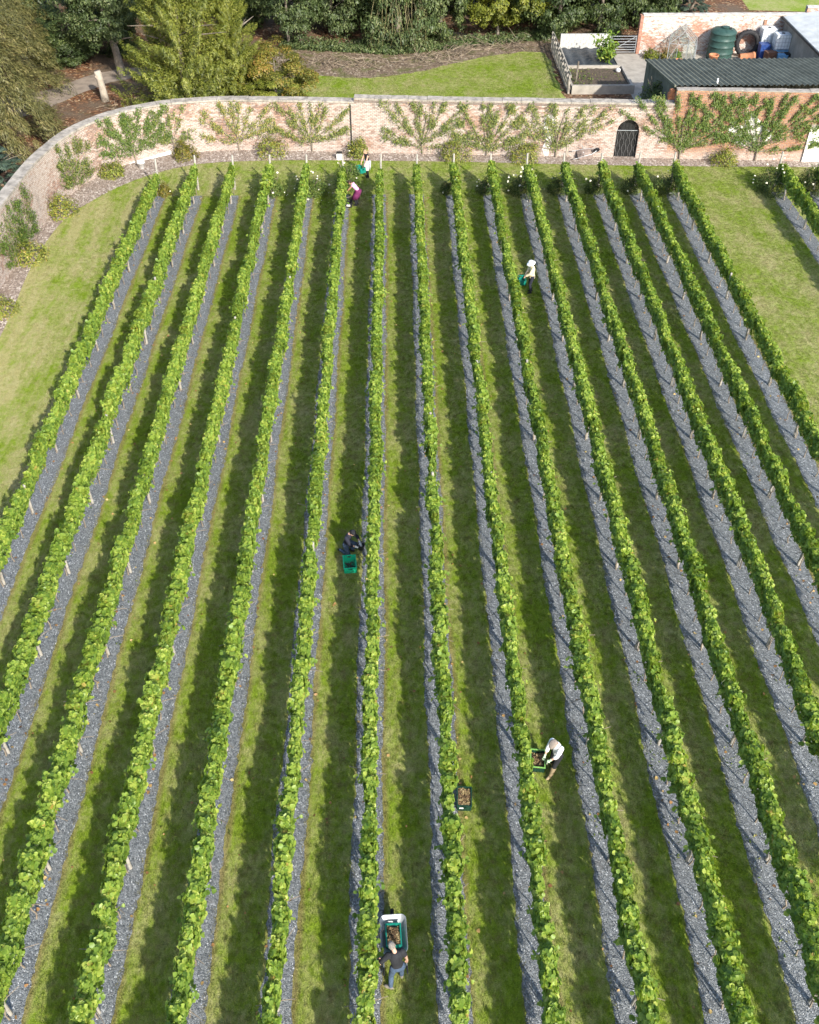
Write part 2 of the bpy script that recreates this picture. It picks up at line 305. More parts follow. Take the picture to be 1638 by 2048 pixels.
# ------------------------------------------------------------------ object helpers
def tag(o, label=None, cat=None, group=None, kind=None):
    for k, v in (('label', label), ('category', cat), ('group', group), ('kind', kind)):
        if v: o[k] = v
    return o
def empty(name, loc=(0, 0, 0), rz=0.0, label=None, cat=None, group=None, kind=None):
    o = bpy.data.objects.new(name, None); COL.objects.link(o)
    o.location = loc; o.rotation_euler = (0, 0, rz); o.empty_display_size = 0.3
    return tag(o, label, cat, group, kind)
def link(name, mesh, parent=None, loc=None, rot=None, scale=None):
    o = bpy.data.objects.new(name, mesh); COL.objects.link(o)
    if parent is not None: o.parent = parent
    if loc is not None: o.location = loc
    if rot is not None: o.rotation_euler = rot
    if scale is not None: o.scale = scale
    return o
class MB:
    """collects faces; .mesh() makes one mesh"""
    def __init__(s): s.v = []; s.f = []; s.n = 0; s.uv = None
    def add(s, verts, faces):
        s.v.extend([tuple(p) for p in verts]); s.f.extend([tuple(i + s.n for i in f) for f in faces]); s.n += len(verts); return s
    def box(s, c, size, rot=None, taper=1.0):
        hx, hy, hz = (k / 2 for k in size)
        P = [Vector((x * (taper if z > 0 else 1), y * (taper if z > 0 else 1), z)) for z in (-hz, hz) for x, y in ((-hx, -hy), (hx, -hy), (hx, hy), (-hx, hy))]
        if rot is not None:
            M = rot if isinstance(rot, Matrix) else Euler(rot).to_matrix()
            P = [M @ p for p in P]
        c = Vector(c)
        return s.add([p + c for p in P], [(3, 2, 1, 0), (4, 5, 6, 7), (0, 1, 5, 4), (1, 2, 6, 5), (2, 3, 7, 6), (3, 0, 4, 7)])
    def tube(s, path, rad, n=8, cap=True, flat=1.0):
        path = [Vector(p) for p in path]
        if not hasattr(rad, '__len__'): rad = [rad] * len(path)
        vs = []; fs = []; up = None
        for i, p in enumerate(path):
            d = (path[min(i + 1, len(path) - 1)] - path[max(i - 1, 0)]).normalized()
            if up is None:
                up = d.orthogonal().normalized()
            up = (up - d * up.dot(d))
            up = up.normalized() if up.length > 1e-4 else d.orthogonal().normalized()
            w = d.cross(up)
            for k in range(n):
                a = 2 * math.pi * k / n
                vs.append(p + (up * math.cos(a) + w * math.sin(a) * flat) * rad[i])
        for i in range(len(path) - 1):
            for k in range(n):
                fs.append((i * n + k, i * n + (k + 1) % n, (i + 1) * n + (k + 1) % n, (i + 1) * n + k))
        if cap:
            fs.append(tuple(range(n))[::-1]); fs.append(tuple((len(path) - 1) * n + k for k in range(n)))
        return s.add(vs, fs)
    def lathe(s, prof, n=20, c=(0, 0, 0), rot=None):
        vs = []; fs = []
        for r, z in prof:
            for k in range(n):
                a = 2 * math.pi * k / n
                vs.append(Vector((r * math.cos(a), r * math.sin(a), z)))
        if rot is not None:
            M = Euler(rot).to_matrix(); vs = [M @ p for p in vs]
        c = Vector(c); vs = [p + c for p in vs]
        for i in range(len(prof) - 1):
            for k in range(n):
                fs.append((i * n + k, i * n + (k + 1) % n, (i + 1) * n + (k + 1) % n, (i + 1) * n + k))
        return s.add(vs, fs)
    def ball(s, c, r, n=10, m=7, rot=None):
        r = Vector(r) if hasattr(r, '__len__') else Vector((r, r, r))
        vs = [Vector((0, 0, -1))]; fs = []
        for i in range(1, m):
            t = -math.pi / 2 + math.pi * i / m
            for k in range(n):
                a = 2 * math.pi * k / n
                vs.append(Vector((math.cos(t) * math.cos(a), math.cos(t) * math.sin(a), math.sin(t))))
        vs.append(Vector((0, 0, 1)))
        M = Euler(rot).to_matrix() if rot is not None else Matrix.Identity(3)
        vs = [M @ Vector((p.x * r.x, p.y * r.y, p.z * r.z)) + Vector(c) for p in vs]
        for k in range(n): fs.append((0, 1 + (k + 1) % n, 1 + k)); fs.append((len(vs) - 1, len(vs) - 1 - n + k, len(vs) - 1 - n + (k + 1) % n))
        for i in range(m - 2):
            for k in range(n):
                a = 1 + i * n + k; bb = 1 + i * n + (k + 1) % n
                fs.append((a, bb, bb + n, a + n))
        return s.add(vs, fs)
    def mesh(s, name, mat, smooth=False, off=(0, 0, 0), bevel=0):
        me = bpy.data.meshes.new(name)
        o = Vector(off)
        me.from_pydata([Vector(p) - o for p in s.v], [], s.f)
        me.validate(); me.update()
        if mat: me.materials.append(MAT[mat] if isinstance(mat, str) else mat)
        if smooth:
            me.polygons.foreach_set('use_smooth', [True] * len(me.polygons))
        return me
    def obj(s, name, mat, parent=None, smooth=False, off=(0, 0, 0)):
        return link(name, s.mesh(name, mat, smooth, off), parent)
def np_mesh(name, V, F, mat, rnd=None, smooth=False):
    """V (n,3), F (m,k) equal-sided faces, rnd per face"""
    me = bpy.data.meshes.new(name)
    V = np.asarray(V, np.float32); F = np.asarray(F, np.int32); k = F.shape[1]
    me.vertices.add(len(V)); me.vertices.foreach_set('co', V.ravel())
    me.loops.add(F.size); me.loops.foreach_set('vertex_index', F.ravel())
    me.polygons.add(len(F)); me.polygons.foreach_set('loop_start', np.arange(0, F.size, k, dtype=np.int32))
    me.update(calc_edges=True)
    if rnd is not None:
        a = me.attributes.new('rnd', 'FLOAT', 'FACE'); a.data.foreach_set('value', np.asarray(rnd, np.float32))
    if smooth: me.polygons.foreach_set('use_smooth', np.ones(len(F), bool))
    me.materials.append(MAT[mat] if isinstance(mat, str) else mat)
    return me
def unit(a): return a / np.maximum(np.linalg.norm(a, axis=1, keepdims=True), 1e-6)
def leaves(C, Nrm, size, rng, kind='round', axis=None, cup=0.18):
    """leaf polygons at C with normals Nrm. round: 6-sided leaf fan, blade: long narrow quad, oval: 4-gon. Returns V, F, leaf index per face"""
    n = len(C); Nn = unit(Nrm)
    if axis is None:
        A = rng.normal(size=(n, 3))
    else: A = axis + rng.normal(size=(n, 3)) * 0.12
    A = unit(A - Nn * np.sum(A * Nn, axis=1, keepdims=True)); B = np.cross(Nn, A)
    size = np.broadcast_to(np.asarray(size, float), (n,))[:, None]
    if kind == 'round':
        ang = np.array([0, 62, 118, 180, 242, 298]) * math.pi / 180; rr = np.array([0.58, 0.50, 0.54, 0.40, 0.54, 0.50])
        V = np.zeros((n, 7, 3)); V[:, 0] = C - Nn * size * cup * 0.5
        for i in range(6):
            r_ = rr[i] * (1 + rng.uniform(-.12, .12, (n, 1)))
            V[:, i + 1] = C + size * r_ * (A * math.cos(ang[i]) + B * math.sin(ang[i])) + Nn * size * rng.uniform(-cup, cup, (n, 1))
        F = np.array([(0, i + 1, (i + 1) % 6 + 1) for i in range(6)])
        F = (np.arange(n)[:, None, None] * 7 + F[None]).reshape(-1, 3); idx = np.repeat(np.arange(n), 6)
    else:
        w = {'blade': 0.16, 'oval': 0.42, 'quad': 0.75, 'needle': 0.10}[kind]
        V = np.zeros((n, 4, 3))
        V[:, 0] = C - A * size * 0.5; V[:, 2] = C + A * size * 0.5
        mid = C + Nn * size * cup * rng.uniform(0.2, 1, (n, 1))
        V[:, 1] = mid + B * size * w * 0.5; V[:, 3] = mid - B * size * w * 0.5
        F = np.arange(n * 4).reshape(n, 4); idx = np.arange(n)
    return V.reshape(-1, 3), F, idx

# ------------------------------------------------------------------ ground sheets
def sheet(name, pts, z, mat, label=None, sub=0, kind='structure'):
    mb = MB(); mb.add([(p[0], p[1], z) for p in pts], [tuple(range(len(pts)))])
    o = mb.obj(name, mat); tag(o, label, None, None, kind); return o
tag(sheet('ground', [(-600, -300), (600, -300), (600, 900), (-600, 900)], 0.0, 'forest_floor'), 'brown earth and leaf litter spreading under the trees')

# line of the garden wall at its foot (inner face)
WALL_PTS = [(-19.9, 26), (-19.85, 36), (-19.8, 43.2), (-19.72, 46.0), (-19.6, 48.6), (-19.42, 51.2), (-19.0, 53.6), (-18.35, 55.6), (-17.4, 57.2), (-16.2, 58.45), (-14.4, 59.5),
            (-12.3, 60.1), (-10.0, 60.32), (-5.4, 60.12), (1.5, 59.6), (9.3, 59.12), (16.75, 58.68), (25, 58.15), (34, 57.6)]
def catmull(P, step=0.22):
    P = [Vector((*p, 0)) for p in P]; out = []
    Q = [P[0] * 2 - P[1]] + P + [P[-1] * 2 - P[-2]]
    for i in range(1, len(Q) - 2):
        a, b_, c_, d = Q[i - 1], Q[i], Q[i + 1], Q[i + 2]
        n = max(2, int((c_ - b_).length / step))
        for k in range(n):
            t = k / n
            out.append(0.5 * ((2 * b_) + (c_ - a) * t + (2 * a - 5 * b_ + 4 * c_ - d) * t * t + (3 * b_ - a - 3 * c_ + d) * t ** 3))
    out.append(P[-1]); return out
WL = catmull(WALL_PTS)
WS = [0.0]
for i in range(1, len(WL)): WS.append(WS[-1] + (WL[i] - WL[i - 1]).length)
WS = np.array(WS); WX = np.array([p.x for p in WL]); WY = np.array([p.y for p in WL])
def wall_at(s, off=0.0, z=0.0):
    """point on the wall's inner face at length s, off metres in front of it"""
    x = np.interp(s, WS, WX); y = np.interp(s, WS, WY)
    x2 = np.interp(s + .3, WS, WX) - np.interp(s - .3, WS, WX); y2 = np.interp(s + .3, WS, WY) - np.interp(s - .3, WS, WY)
    l = np.hypot(x2, y2)
    return np.stack([x + y2 / l * off, y - x2 / l * off, np.broadcast_to(z, np.shape(x)) * 1.0], -1)
def s_near(p):
    return float(WS[np.argmin((WX - p[0]) ** 2 + (WY - p[1]) ** 2)])
BED = [(-18.5, 26), (-18.5, 38.6), (-18.85, 45), (-18.75, 49.0), (-18.3, 51.4), (-17.3, 53.5), (-16.2, 55.2), (-14.7, 56.75), (-12.9, 57.9), (-11.0, 58.45), (-8, 58.68), (-4.67, 58.67),
       (3.4, 58.35), (12.5, 57.72), (18, 57.45), (26, 57.2), (36, 56.7)]
bed_line = [(p.x, p.y) for p in catmull(BED, 0.5)]
back = [(p[0], p[1]) for p in wall_at(WS[::8], -0.2)]
sheet('lawn', [(36, -6), (36, 56.7)] + bed_line[::-1] + [(-18.5, -6)], 0.006, 'grass', 'mown lawn between the vine rows inside the walled garden')
sheet('planting_bed', bed_line + back[::-1], 0.012, 'bed_mulch', 'pale gravel mulch bed along the foot of the brick wall')
def wobble(pts, amp, step, rng):
    out = []
    for i in range(len(pts)):
        a = Vector(pts[i]); b_ = Vector(pts[(i + 1) % len(pts)]); n = max(1, int((b_ - a).length / step))
        for k in range(n):
            p = a.lerp(b_, k / n); out.append((p.x + rng.uniform(-amp, amp), p.y + rng.uniform(-amp, amp)))
    return out
sheet('far_lawn', wobble([(-16, 60.8), (11.85, 60.3), (11.9, 69.5), (11.8, 78.4), (10.6, 79.0), (7.6, 78.1), (4.7, 76.6), (2.6, 75.1), (1.2, 74.3), (-1.6, 73.2), (-3.6, 73.4), (-6.1, 74.0), (-9, 72.5), (-16, 70)], .2, .5, rs),
      0.006, 'grass', 'green lawn behind the brick wall below the trees')
sheet('top_lawn', [(30.5, 89.6), (60, 86), (80, 130), (33, 130)], 0.006, 'grass', 'patch of green lawn beyond the white flaking wall')
sheet('dirt_track', wobble([(-30, 62.5), (-24.4, 66.5), (-22.6, 69.8), (-20.9, 72.3), (-18, 74.4), (-17, 76.4), (-20.4, 75.6), (-22.2, 74.4), (-24.6, 71.2), (-27.5, 69.5), (-34, 68)], .1, .5, rs), 0.008, 'dirt_track', 'pale earth track winding between the trees')
sheet('yard_concrete', [(16.75, 60), (40, 59), (40, 78.4), (16.55, 78.4)], 0.010, 'concrete', 'concrete yard behind the green shed')
pebbles('bark_mulch', 9.0, [(0.0, (0.075, 0.052, 0.035)), (0.5, (0.165, 0.118, 0.080)), (0.9, (0.26, 0.20, 0.14)), (1.0, (0.38, 0.32, 0.25))], patch=((0.09, 0.10, 0.025), 0.9, 0.50, 0.7))
sheet('bark_mulch', wobble([(-8, 70.4), (11.5, 78.2), (13, 82), (4, 84), (-3, 82), (-10, 79)], .3, .8, rs), 0.003, 'bark_mulch', 'brown bark mulch between far lawn and trees')

# slate strips under each row
gm = []
for i, X in enumerate(ROWS):
    y0, y1 = -4.0, ROW_END - 0.9
    L_ = []; R_ = []
    for y in np.arange(y0, y1, 0.16):
        L_.append((X - 0.47 + rs.normal() * .026 + 0.04 * math.sin(y * .9 + i), y)); R_.append((X + 0.35 + rs.normal() * .026 + 0.04 * math.sin(y * .7 + 2 * i), y))
    mb = MB(); n = len(L_)
    mb.add([(x, y, 0.014) for x, y in L_] + [(x, y, 0.014) for x, y in R_], [(k, n + k, n + k + 1, k + 1) for k in range(n - 1)])
    o = mb.obj('gravel_strip', 'slate_chips')
    tag(o, 'blue-grey slate chippings under a row of vines', None, 'slate gravel strips', 'structure')

# ------------------------------------------------------------------ garden wall
def wall_h(s, x):
    return np.where(s < S_A, 3.02, np.where(s < S_B, 3.22, 4.10))
S_A = s_near((-2.5, 59.9)); S_B = s_near((16.85, 58.7))
GATE_C = s_near((14.27, 58.85)); GATE_W, GATE_H = 1.36, 2.3
def gate_clear(ds):
    r = GATE_W / 2; return GATE_H - r + math.sqrt(max(0, r * r - ds * ds))
def build_wall(name, s0, s1, h, mat, parent, thick=0.45, gate=False):
    cuts = list(np.arange(s0, s1, 0.30)) + [s1]
    if gate:
        cuts = [c for c in cuts if abs(c - GATE_C) > GATE_W / 2 + 0.05] + list(GATE_C + np.linspace(-GATE_W / 2, GATE_W / 2, 21)); cuts.sort()
    V = []; F = []; UV = []
    def quad(P, uv): 
        n = len(V); V.extend(P); F.append((n, n + 1, n + 2, n + 3)); UV.extend(uv)
    for a, b_ in zip(cuts[:-1], cuts[1:]):
        z0 = 0.0; za = zb = 0.0
        if gate and abs((a + b_) / 2 - GATE_C) < GATE_W / 2:
            za, zb = gate_clear(a - GATE_C), gate_clear(b_ - GATE_C)
        fa, fb = wall_at(a), wall_at(b_); ka, kb = wall_at(a, -thick), wall_at(b_, -thick)
        A = lambda p, z: (p[0], p[1], z)
        quad([A(fa, za), A(fb, zb), A(fb, h), A(fa, h)], [(a, za), (b_, zb), (b_, h), (a, h)])
        quad([A(kb, zb), A(ka, za), A(ka, h), A(kb, h)], [(b_, zb), (a, za), (a, h), (b_, h)])
        quad([A(fa, h), A(fb, h), A(kb, h), A(ka, h)], [(a, h), (b_, h), (b_, h + thick), (a, h + thick)])
        if za > 0 or zb > 0:
            quad([A(ka, za), A(kb, zb), A(fb, zb), A(fa, za)], [(a, thick), (b_, thick), (b_, 0), (a, 0)])
    ends = [(s0, 0, h, 1), (s1, 0, h, -1)]
    if gate: ends += [(GATE_C - GATE_W / 2, 0, GATE_H - GATE_W / 2, -1), (GATE_C + GATE_W / 2, 0, GATE_H - GATE_W / 2, 1)]
    for s_, z0, z1, d in ends:
        f, k = wall_at(s_), wall_at(s_, -thick); P = [(f[0], f[1], z0), (f[0], f[1], z1), (k[0], k[1], z1), (k[0], k[1], z0)]
        uv = [(s_, z0), (s_, z1), (s_ + thick, z1), (s_ + thick, z0)]
        if d < 0: P = P[::-1]; uv = uv[::-1]
        quad(P, uv)
    me = bpy.data.meshes.new(name); me.from_pydata(V, [], F); me.update()
    l = me.uv_layers.new(name='UVMap'); l.data.foreach_set('uv', np.array(UV, np.float32).ravel())
    me.materials.append(MAT[mat]); return link(name, me, parent)
wall = empty('garden_wall', (0, 0, 0), label='long old brick garden wall that curves round the vineyard', cat='wall')
build_wall('brickwork', 0.0, S_A, 3.02, 'garden_brick', wall)
build_wall('brickwork', S_A, S_B, 3.22, 'garden_brick', wall, gate=True)
build_wall('brickwork', S_B, float(WS[-1]), 4.10, 'warm_brick', wall)
# coping stones one by one
s_ = 14.0; k = 0
while s_ < WS[-1] - 0.2:
    if s_ < S_A: L_, h, ov = 0.82 + 0.25 * random.random(), 3.02, .06
    elif s_ < S_B: L_, h, ov = 0.95 + 0.35 * random.random(), 3.22, .05
    else: L_, h, ov = 1.3, 4.10, .03
    e = min(s_ + L_, S_A if s_ < S_A else (S_B if s_ < S_B else WS[-1]))
    if e - s_ > 0.12:
        t = (0.11 if s_ < S_B - .01 else .04) + random.uniform(-.012, .015); a0, a1 = s_ + .008, e - .008
        P = []
        for z in (h + .002, h + t):
            for s2 in np.linspace(a0, a1, 3):
                P.append(tuple(wall_at(s2, ov, z)))
            for s2 in np.linspace(a1, a0, 3):
                P.append(tuple(wall_at(s2, -0.45 - ov, z + (0.03 if z > h + .05 else 0))))
        F = [(5, 4, 3, 2, 1, 0), (6, 7, 8, 9, 10, 11)] + [(i, (i + 1) % 6, (i + 1) % 6 + 6, i + 6) for i in range(6)]
        c = np.mean(P, axis=0); rot = random.uniform(-.025, .025)
        P = [(p[0], p[1], p[2] + rot * (p[0] - c[0])) for p in P]
        MB().add(P, F).obj('coping_stone', 'stone_coping', wall)
    s_ = e
# thin red course below the middle coping
mb = MB()
for s0 in np.arange(S_A, S_B - .3, .29):
    c = wall_at(s0 + .13, .0, 3.13); d = wall_at(s0 + .2) - wall_at(s0)
    mb.box(c, (0.26, 0.06, 0.10), (0, 0, math.atan2(d[1], d[0])))
tag(mb.obj('brick_course', 'red_brick', wall), kind='stuff')
me = wall.children[-1].data
l = me.uv_layers.new(name='UVMap')
l.data.foreach_set('uv', np.array([(me.vertices[lp.vertex_index].co.x, me.vertices[lp.vertex_index].co.z) for lp in me.loops], np.float32).ravel())
def wall_patch(px_poly, mat, off, name):
    """painted area on the wall, outline given in photo pixels, laid on the wall's face"""
    pts = []
    for px, py in px_poly:
        z = 1.0
        for _ in range(12):
            s2 = s_near(G(px, py, z)); p = wall_at(s2)
            lo, hi = 0.0, 5.0
            for __ in range(30):
                mz = (lo + hi) / 2; g = G(px, py, mz)
                if g.y > p[1]: lo = mz
                else: hi = mz
            z = mz
        pts.append((s2, max(0.02, z)))
    m_ = MB(); n = len(pts)
    m_.add([tuple(wall_at(a, off, z)) for a, z in pts] + [tuple(wall_at(a, .002, z)) for a, z in pts], [tuple(range(n))] + [(i, i + n, (i + 1) % n + n, (i + 1) % n) for i in range(n)])
    return m_.obj(name, mat, wall)
plain('limewash', (0.58, 0.56, 0.53), 0.85, 0.10, 3.5, bmp=0.3)
wall_patch([(1087, 236), (1094, 229), (1107, 231), (1110, 240), (1106, 262), (1108, 280), (1101, 300), (1096, 311), (1086, 311), (1083, 296), (1089, 280), (1084, 258)], 'limewash', .012, 'limewash_patch')
wall_patch([(1493, 232), (1499, 225), (1508, 226), (1516, 236), (1524, 248), (1530, 258), (1540, 262), (1545, 272), (1535, 282), (1520, 285), (1506, 293), (1488, 291), (1473, 286), (1466, 274), (1452, 266), (1455, 256), (1468, 246), (1475, 252), (1486, 250), (1494, 244)], 'limewash', .012, 'limewash_patch')
wall_patch([(262, 324), (290, 316), (340, 300), (345, 308), (330, 311), (262, 333)], 'limewash', .012, 'limewash_patch')
# white door leaf and its surround at the right end
def wall_box(s_c, w, z0, z1, d, mat, name, parent, off=0.0):
    c = wall_at(s_c, off + d / 2, (z0 + z1) / 2); t = wall_at(s_c + .2) - wall_at(s_c - .2)
    m_ = MB(); m_.box((0, 0, 0), (w, d, z1 - z0), (0, 0, math.atan2(t[1], t[0]))); o = m_.obj(name, mat, parent); o.location = c; return o
SD = s_near((25.62, 58.1))
wall_box(SD, 0.92, 0.02, 2.12, 0.10, 'white_paint', 'white_door', wall)
wall_box(SD, 1.16, 2.13, 2.25, 0.14, 'stone_coping', 'door_lintel', wall)
for dx in (-.53, .53): wall_box(SD + dx, 0.13, 0.02, 2.12, 0.13, 'white_paint', 'door_jamb', wall)
# rain pipe and slender pilasters
for px, py, hh in ((704, 300, 2.95),):
    s2 = s_near(G(px, py))
    MB().tube([tuple(wall_at(s2, .05, z)) for z in (0.05, 1.2, hh)], .035, 8).obj('rain_pipe', 'black_iron', wall)
wall_box(s_near((10.75, 59.0)), .10, 0.05, .95, .05, 'pale_wood', 'door_batten', wall)
# iron gate in the arch
gate = empty('iron_gate', tuple(wall_at(GATE_C, -0.16)), label='black arched iron gate with trellis bars in the brick wall', cat='gate')
t = wall_at(GATE_C + .2) - wall_at(GATE_C - .2); gate.rotation_euler = (0, 0, math.atan2(t[1], t[0]))
r_ = GATE_W / 2 - .03
arc = [(-r_, 0, .04)] + [(-r_ * math.cos(a), 0, GATE_H - GATE_W / 2 + r_ * math.sin(a)) for a in np.linspace(0, math.pi, 15)] + [(r_, 0, .04), (-r_, 0, .04)]
MB().tube(arc, .028, 6).obj('gate_frame', 'black_iron', gate)
MB().tube([(-r_, 0, 1.62), (r_, 0, 1.62)], .02, 6).obj('gate_rail', 'galvanised', gate)
for kx in range(7):
    x = -r_ + (kx + .5) * 2 * r_ / 7
    zt = GATE_H - GATE_W / 2 + math.sqrt(max(0, r_ * r_ - x * x)) - .02
    pts = [(x + .045 * math.sin(z * 9 + (kx % 2) * math.pi), .0, z) for z in np.arange(.06, min(zt, 1.6), .06)] + [(x, 0, min(zt, 1.64))]
    MB().tube(pts, .010, 5).obj('scroll_bar', 'wire', gate)
for x in np.linspace(-r_ + .1, r_ - .1, 6):
    zt = GATE_H - GATE_W / 2 + math.sqrt(max(0, r_ * r_ - x * x)) - .02
    MB().tube([(x, .02, 1.6), (x, .02, zt)], .010, 5).obj('upper_bar', 'black_iron', gate)
MB().tube([(-.2, -.03, 1.05), (-.05, -.03, 1.05)], .016, 6).obj('latch', 'black_iron', gate)
# near-black panels behind the gate's trellis, standing in for the shade there
for kx in range(6):
    x = -r_ + (kx + .5) * 2 * r_ / 6
    zt = GATE_H - GATE_W / 2 + math.sqrt(max(0, r_ * r_ - (abs(x) + r_ / 6) ** 2)) - .02
    MB().box((x, .12, zt / 2 + .02), (2 * r_ / 6 - .008, .03, zt)).obj('shade_panel', 'black_iron', gate)

# ------------------------------------------------------------------ vines
def vine_mesh(seed):
    rng = np.random.RandomState(seed)
    ph = rng.uniform(0, 6.28, 6)
    lump = lambda y, z: 0.075 * np.sin(y * 7.5 + ph[0] + z * 2) + 0.055 * np.sin(y * 13 + ph[1] - z * 5) + 0.03 * np.sin(z * 11 + ph[2])
    ztop = lambda y: 1.53 + 0.09 * np.sin(y * 6.2 + ph[3]) + 0.06 * np.sin(y * 12 + ph[4])
    C = []; Nn = []; Y = []; old = []
    # sides
    n = 720
    y = rng.uniform(-.66, .66, n); u = rng.beta(1.35, 1.0, n); zl = 0.64 + 0.12 * np.sin(y * 5 + ph[5])
    z = zl + u * (ztop(y) - zl); sd = rng.choice([-1, 1], n)
    w = 0.085 + 0.075 * np.sin(np.clip(u, 0, 1) * math.pi * .62) + .8 * lump(y, z) * (.35 + .65 * u)
    w = w * np.where(u < .25, .55 + 1.8 * u, 1.0)
    x = sd * w * rng.uniform(.75, 1.08, n)
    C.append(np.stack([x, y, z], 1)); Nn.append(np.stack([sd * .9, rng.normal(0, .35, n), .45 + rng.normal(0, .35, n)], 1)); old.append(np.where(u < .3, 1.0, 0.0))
    # top
    n = 400
    y = rng.uniform(-.66, .66, n); x = rng.uniform(-1, 1, n) * (0.145 + .05 * np.sin(y * 9 + ph[1])); z = ztop(y) - .05 - 1.6 * x * x + rng.uniform(-.10, .07, n)
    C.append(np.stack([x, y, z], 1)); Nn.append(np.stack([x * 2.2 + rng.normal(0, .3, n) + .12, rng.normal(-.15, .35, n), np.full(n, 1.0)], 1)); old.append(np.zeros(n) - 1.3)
    # shoots that stand out
    for _ in range(rng.randint(5, 10)):
        y0 = rng.uniform(-.6, .6); top = rng.rand() < .6
        p = np.array([rng.uniform(-.15, .15), y0, ztop(y0)]) if top else np.array([rng.choice([-1, 1]) * .14, y0, rng.uniform(.9, 1.4)])
        d = np.array([rng.normal(0, .5), rng.normal(0, .5), 1.0 if top else .2]); 
        if not top: d[0] = np.sign(p[0]) * .9
        d /= np.linalg.norm(d); k = rng.randint(4, 8)
        t = np.linspace(0.02, rng.uniform(.14, .30), k)[:, None]
        q = p + d * t + rng.normal(0, .03, (k, 3)) - np.array([0, 0, 1]) * t * t * 1.2
        C.append(q); Nn.append(np.tile([d[0] * .6, -.2, .9], (k, 1)) + rng.normal(0, .35, (k, 3))); old.append(np.zeros(k) - .8)
    # inner leaves
    n = 110
    y = rng.uniform(-.62, .62, n); z = rng.uniform(.85, 1.5, n); x = rng.normal(0, .07, n)
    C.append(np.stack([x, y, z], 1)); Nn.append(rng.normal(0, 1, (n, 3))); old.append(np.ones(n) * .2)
    C = np.concatenate(C); Nn = np.concatenate(Nn); old = np.concatenate(old)
    size = rng.uniform(.075, .138, len(C)) * np.where(old > .5, .85, 1.0)
    V, F, idx = leaves(C, Nn, size, rng)
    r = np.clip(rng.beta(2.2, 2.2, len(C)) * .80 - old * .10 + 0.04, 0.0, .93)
    dead = rng.rand(len(C)) < np.where(old > .5, .06, .006); r[dead] = rng.uniform(.95, 1.0, dead.sum())
    clump = 0.10 * np.sin(C[:, 1] * 8 + ph[2]); r = np.clip(r + clump, 0, 1)
    return np_mesh('vine_foliage', V, F, 'vine_leaf', r[idx])
VINES = [vine_mesh(100 + i) for i in range(16)]
def trunk_mesh(seed):
    rng = random.Random(seed); mb = MB()
    p = [Vector((0, 0, 0))]
    for z in (.25, .5, .75, .98): p.append(Vector((rng.uniform(-.03, .03), rng.uniform(-.05, .05), z)))
    mb.tube(p, [.026, .021, .019, .017, .014], 6)
    for d in (-1, 1):
        mb.tube([p[3], p[3] + Vector((0, d * .2, .12)), p[3] + Vector((rng.uniform(-.04, .04), d * .55, .15))], [.014, .012, .008], 5)
    return mb.mesh('trunk', 'vine_wood')
TRUNKS = [trunk_mesh(i) for i in range(5)]
def post_mesh(h, r):
    mb = MB(); mb.tube([(0, 0, -.02), (0, 0, h * .5), (0, 0, h - .03), (0, 0, h)], [r, r * .98, r * .96, r * .8], 10); return mb.mesh('post', 'post_wood')
POST, ENDPOST = post_mesh(1.40, .052), post_mesh(2.02, .058)
leaf_one = []
for q in range(3):
    rng = np.random.RandomState(900 + q)
    V, F, idx = leaves(np.zeros((1, 3)), np.array([[0, 0, 1.0]]), .125, rng, axis=np.array([[1.0, 0, 0]]))
    leaf_one.append(np_mesh('leaf', V, F, 'vine_leaf', np.full(len(F), (.45, .62, .78)[q])))
NTH = ['first', 'second', 'third', 'fourth', 'fifth', 'sixth', 'seventh', 'eighth', 'ninth', 'tenth', 'eleventh', 'twelfth', 'thirteenth', 'fourteenth', 'fifteenth']
VSP = 1.217
def in_frame_start(X):
    """first vine of a row that can matter for the picture, a few metres beyond the frame"""
    y = 4.5
    while y < 50:
        c, s = math.cos(PITCH), math.sin(PITCH)
        xr = X * math.cos(YAW) - y * math.sin(YAW); dep = y * c + 23.0 * s
        if abs(xr / dep) < 819 / F_PX + 0.075: return y
        y += .5
    return y
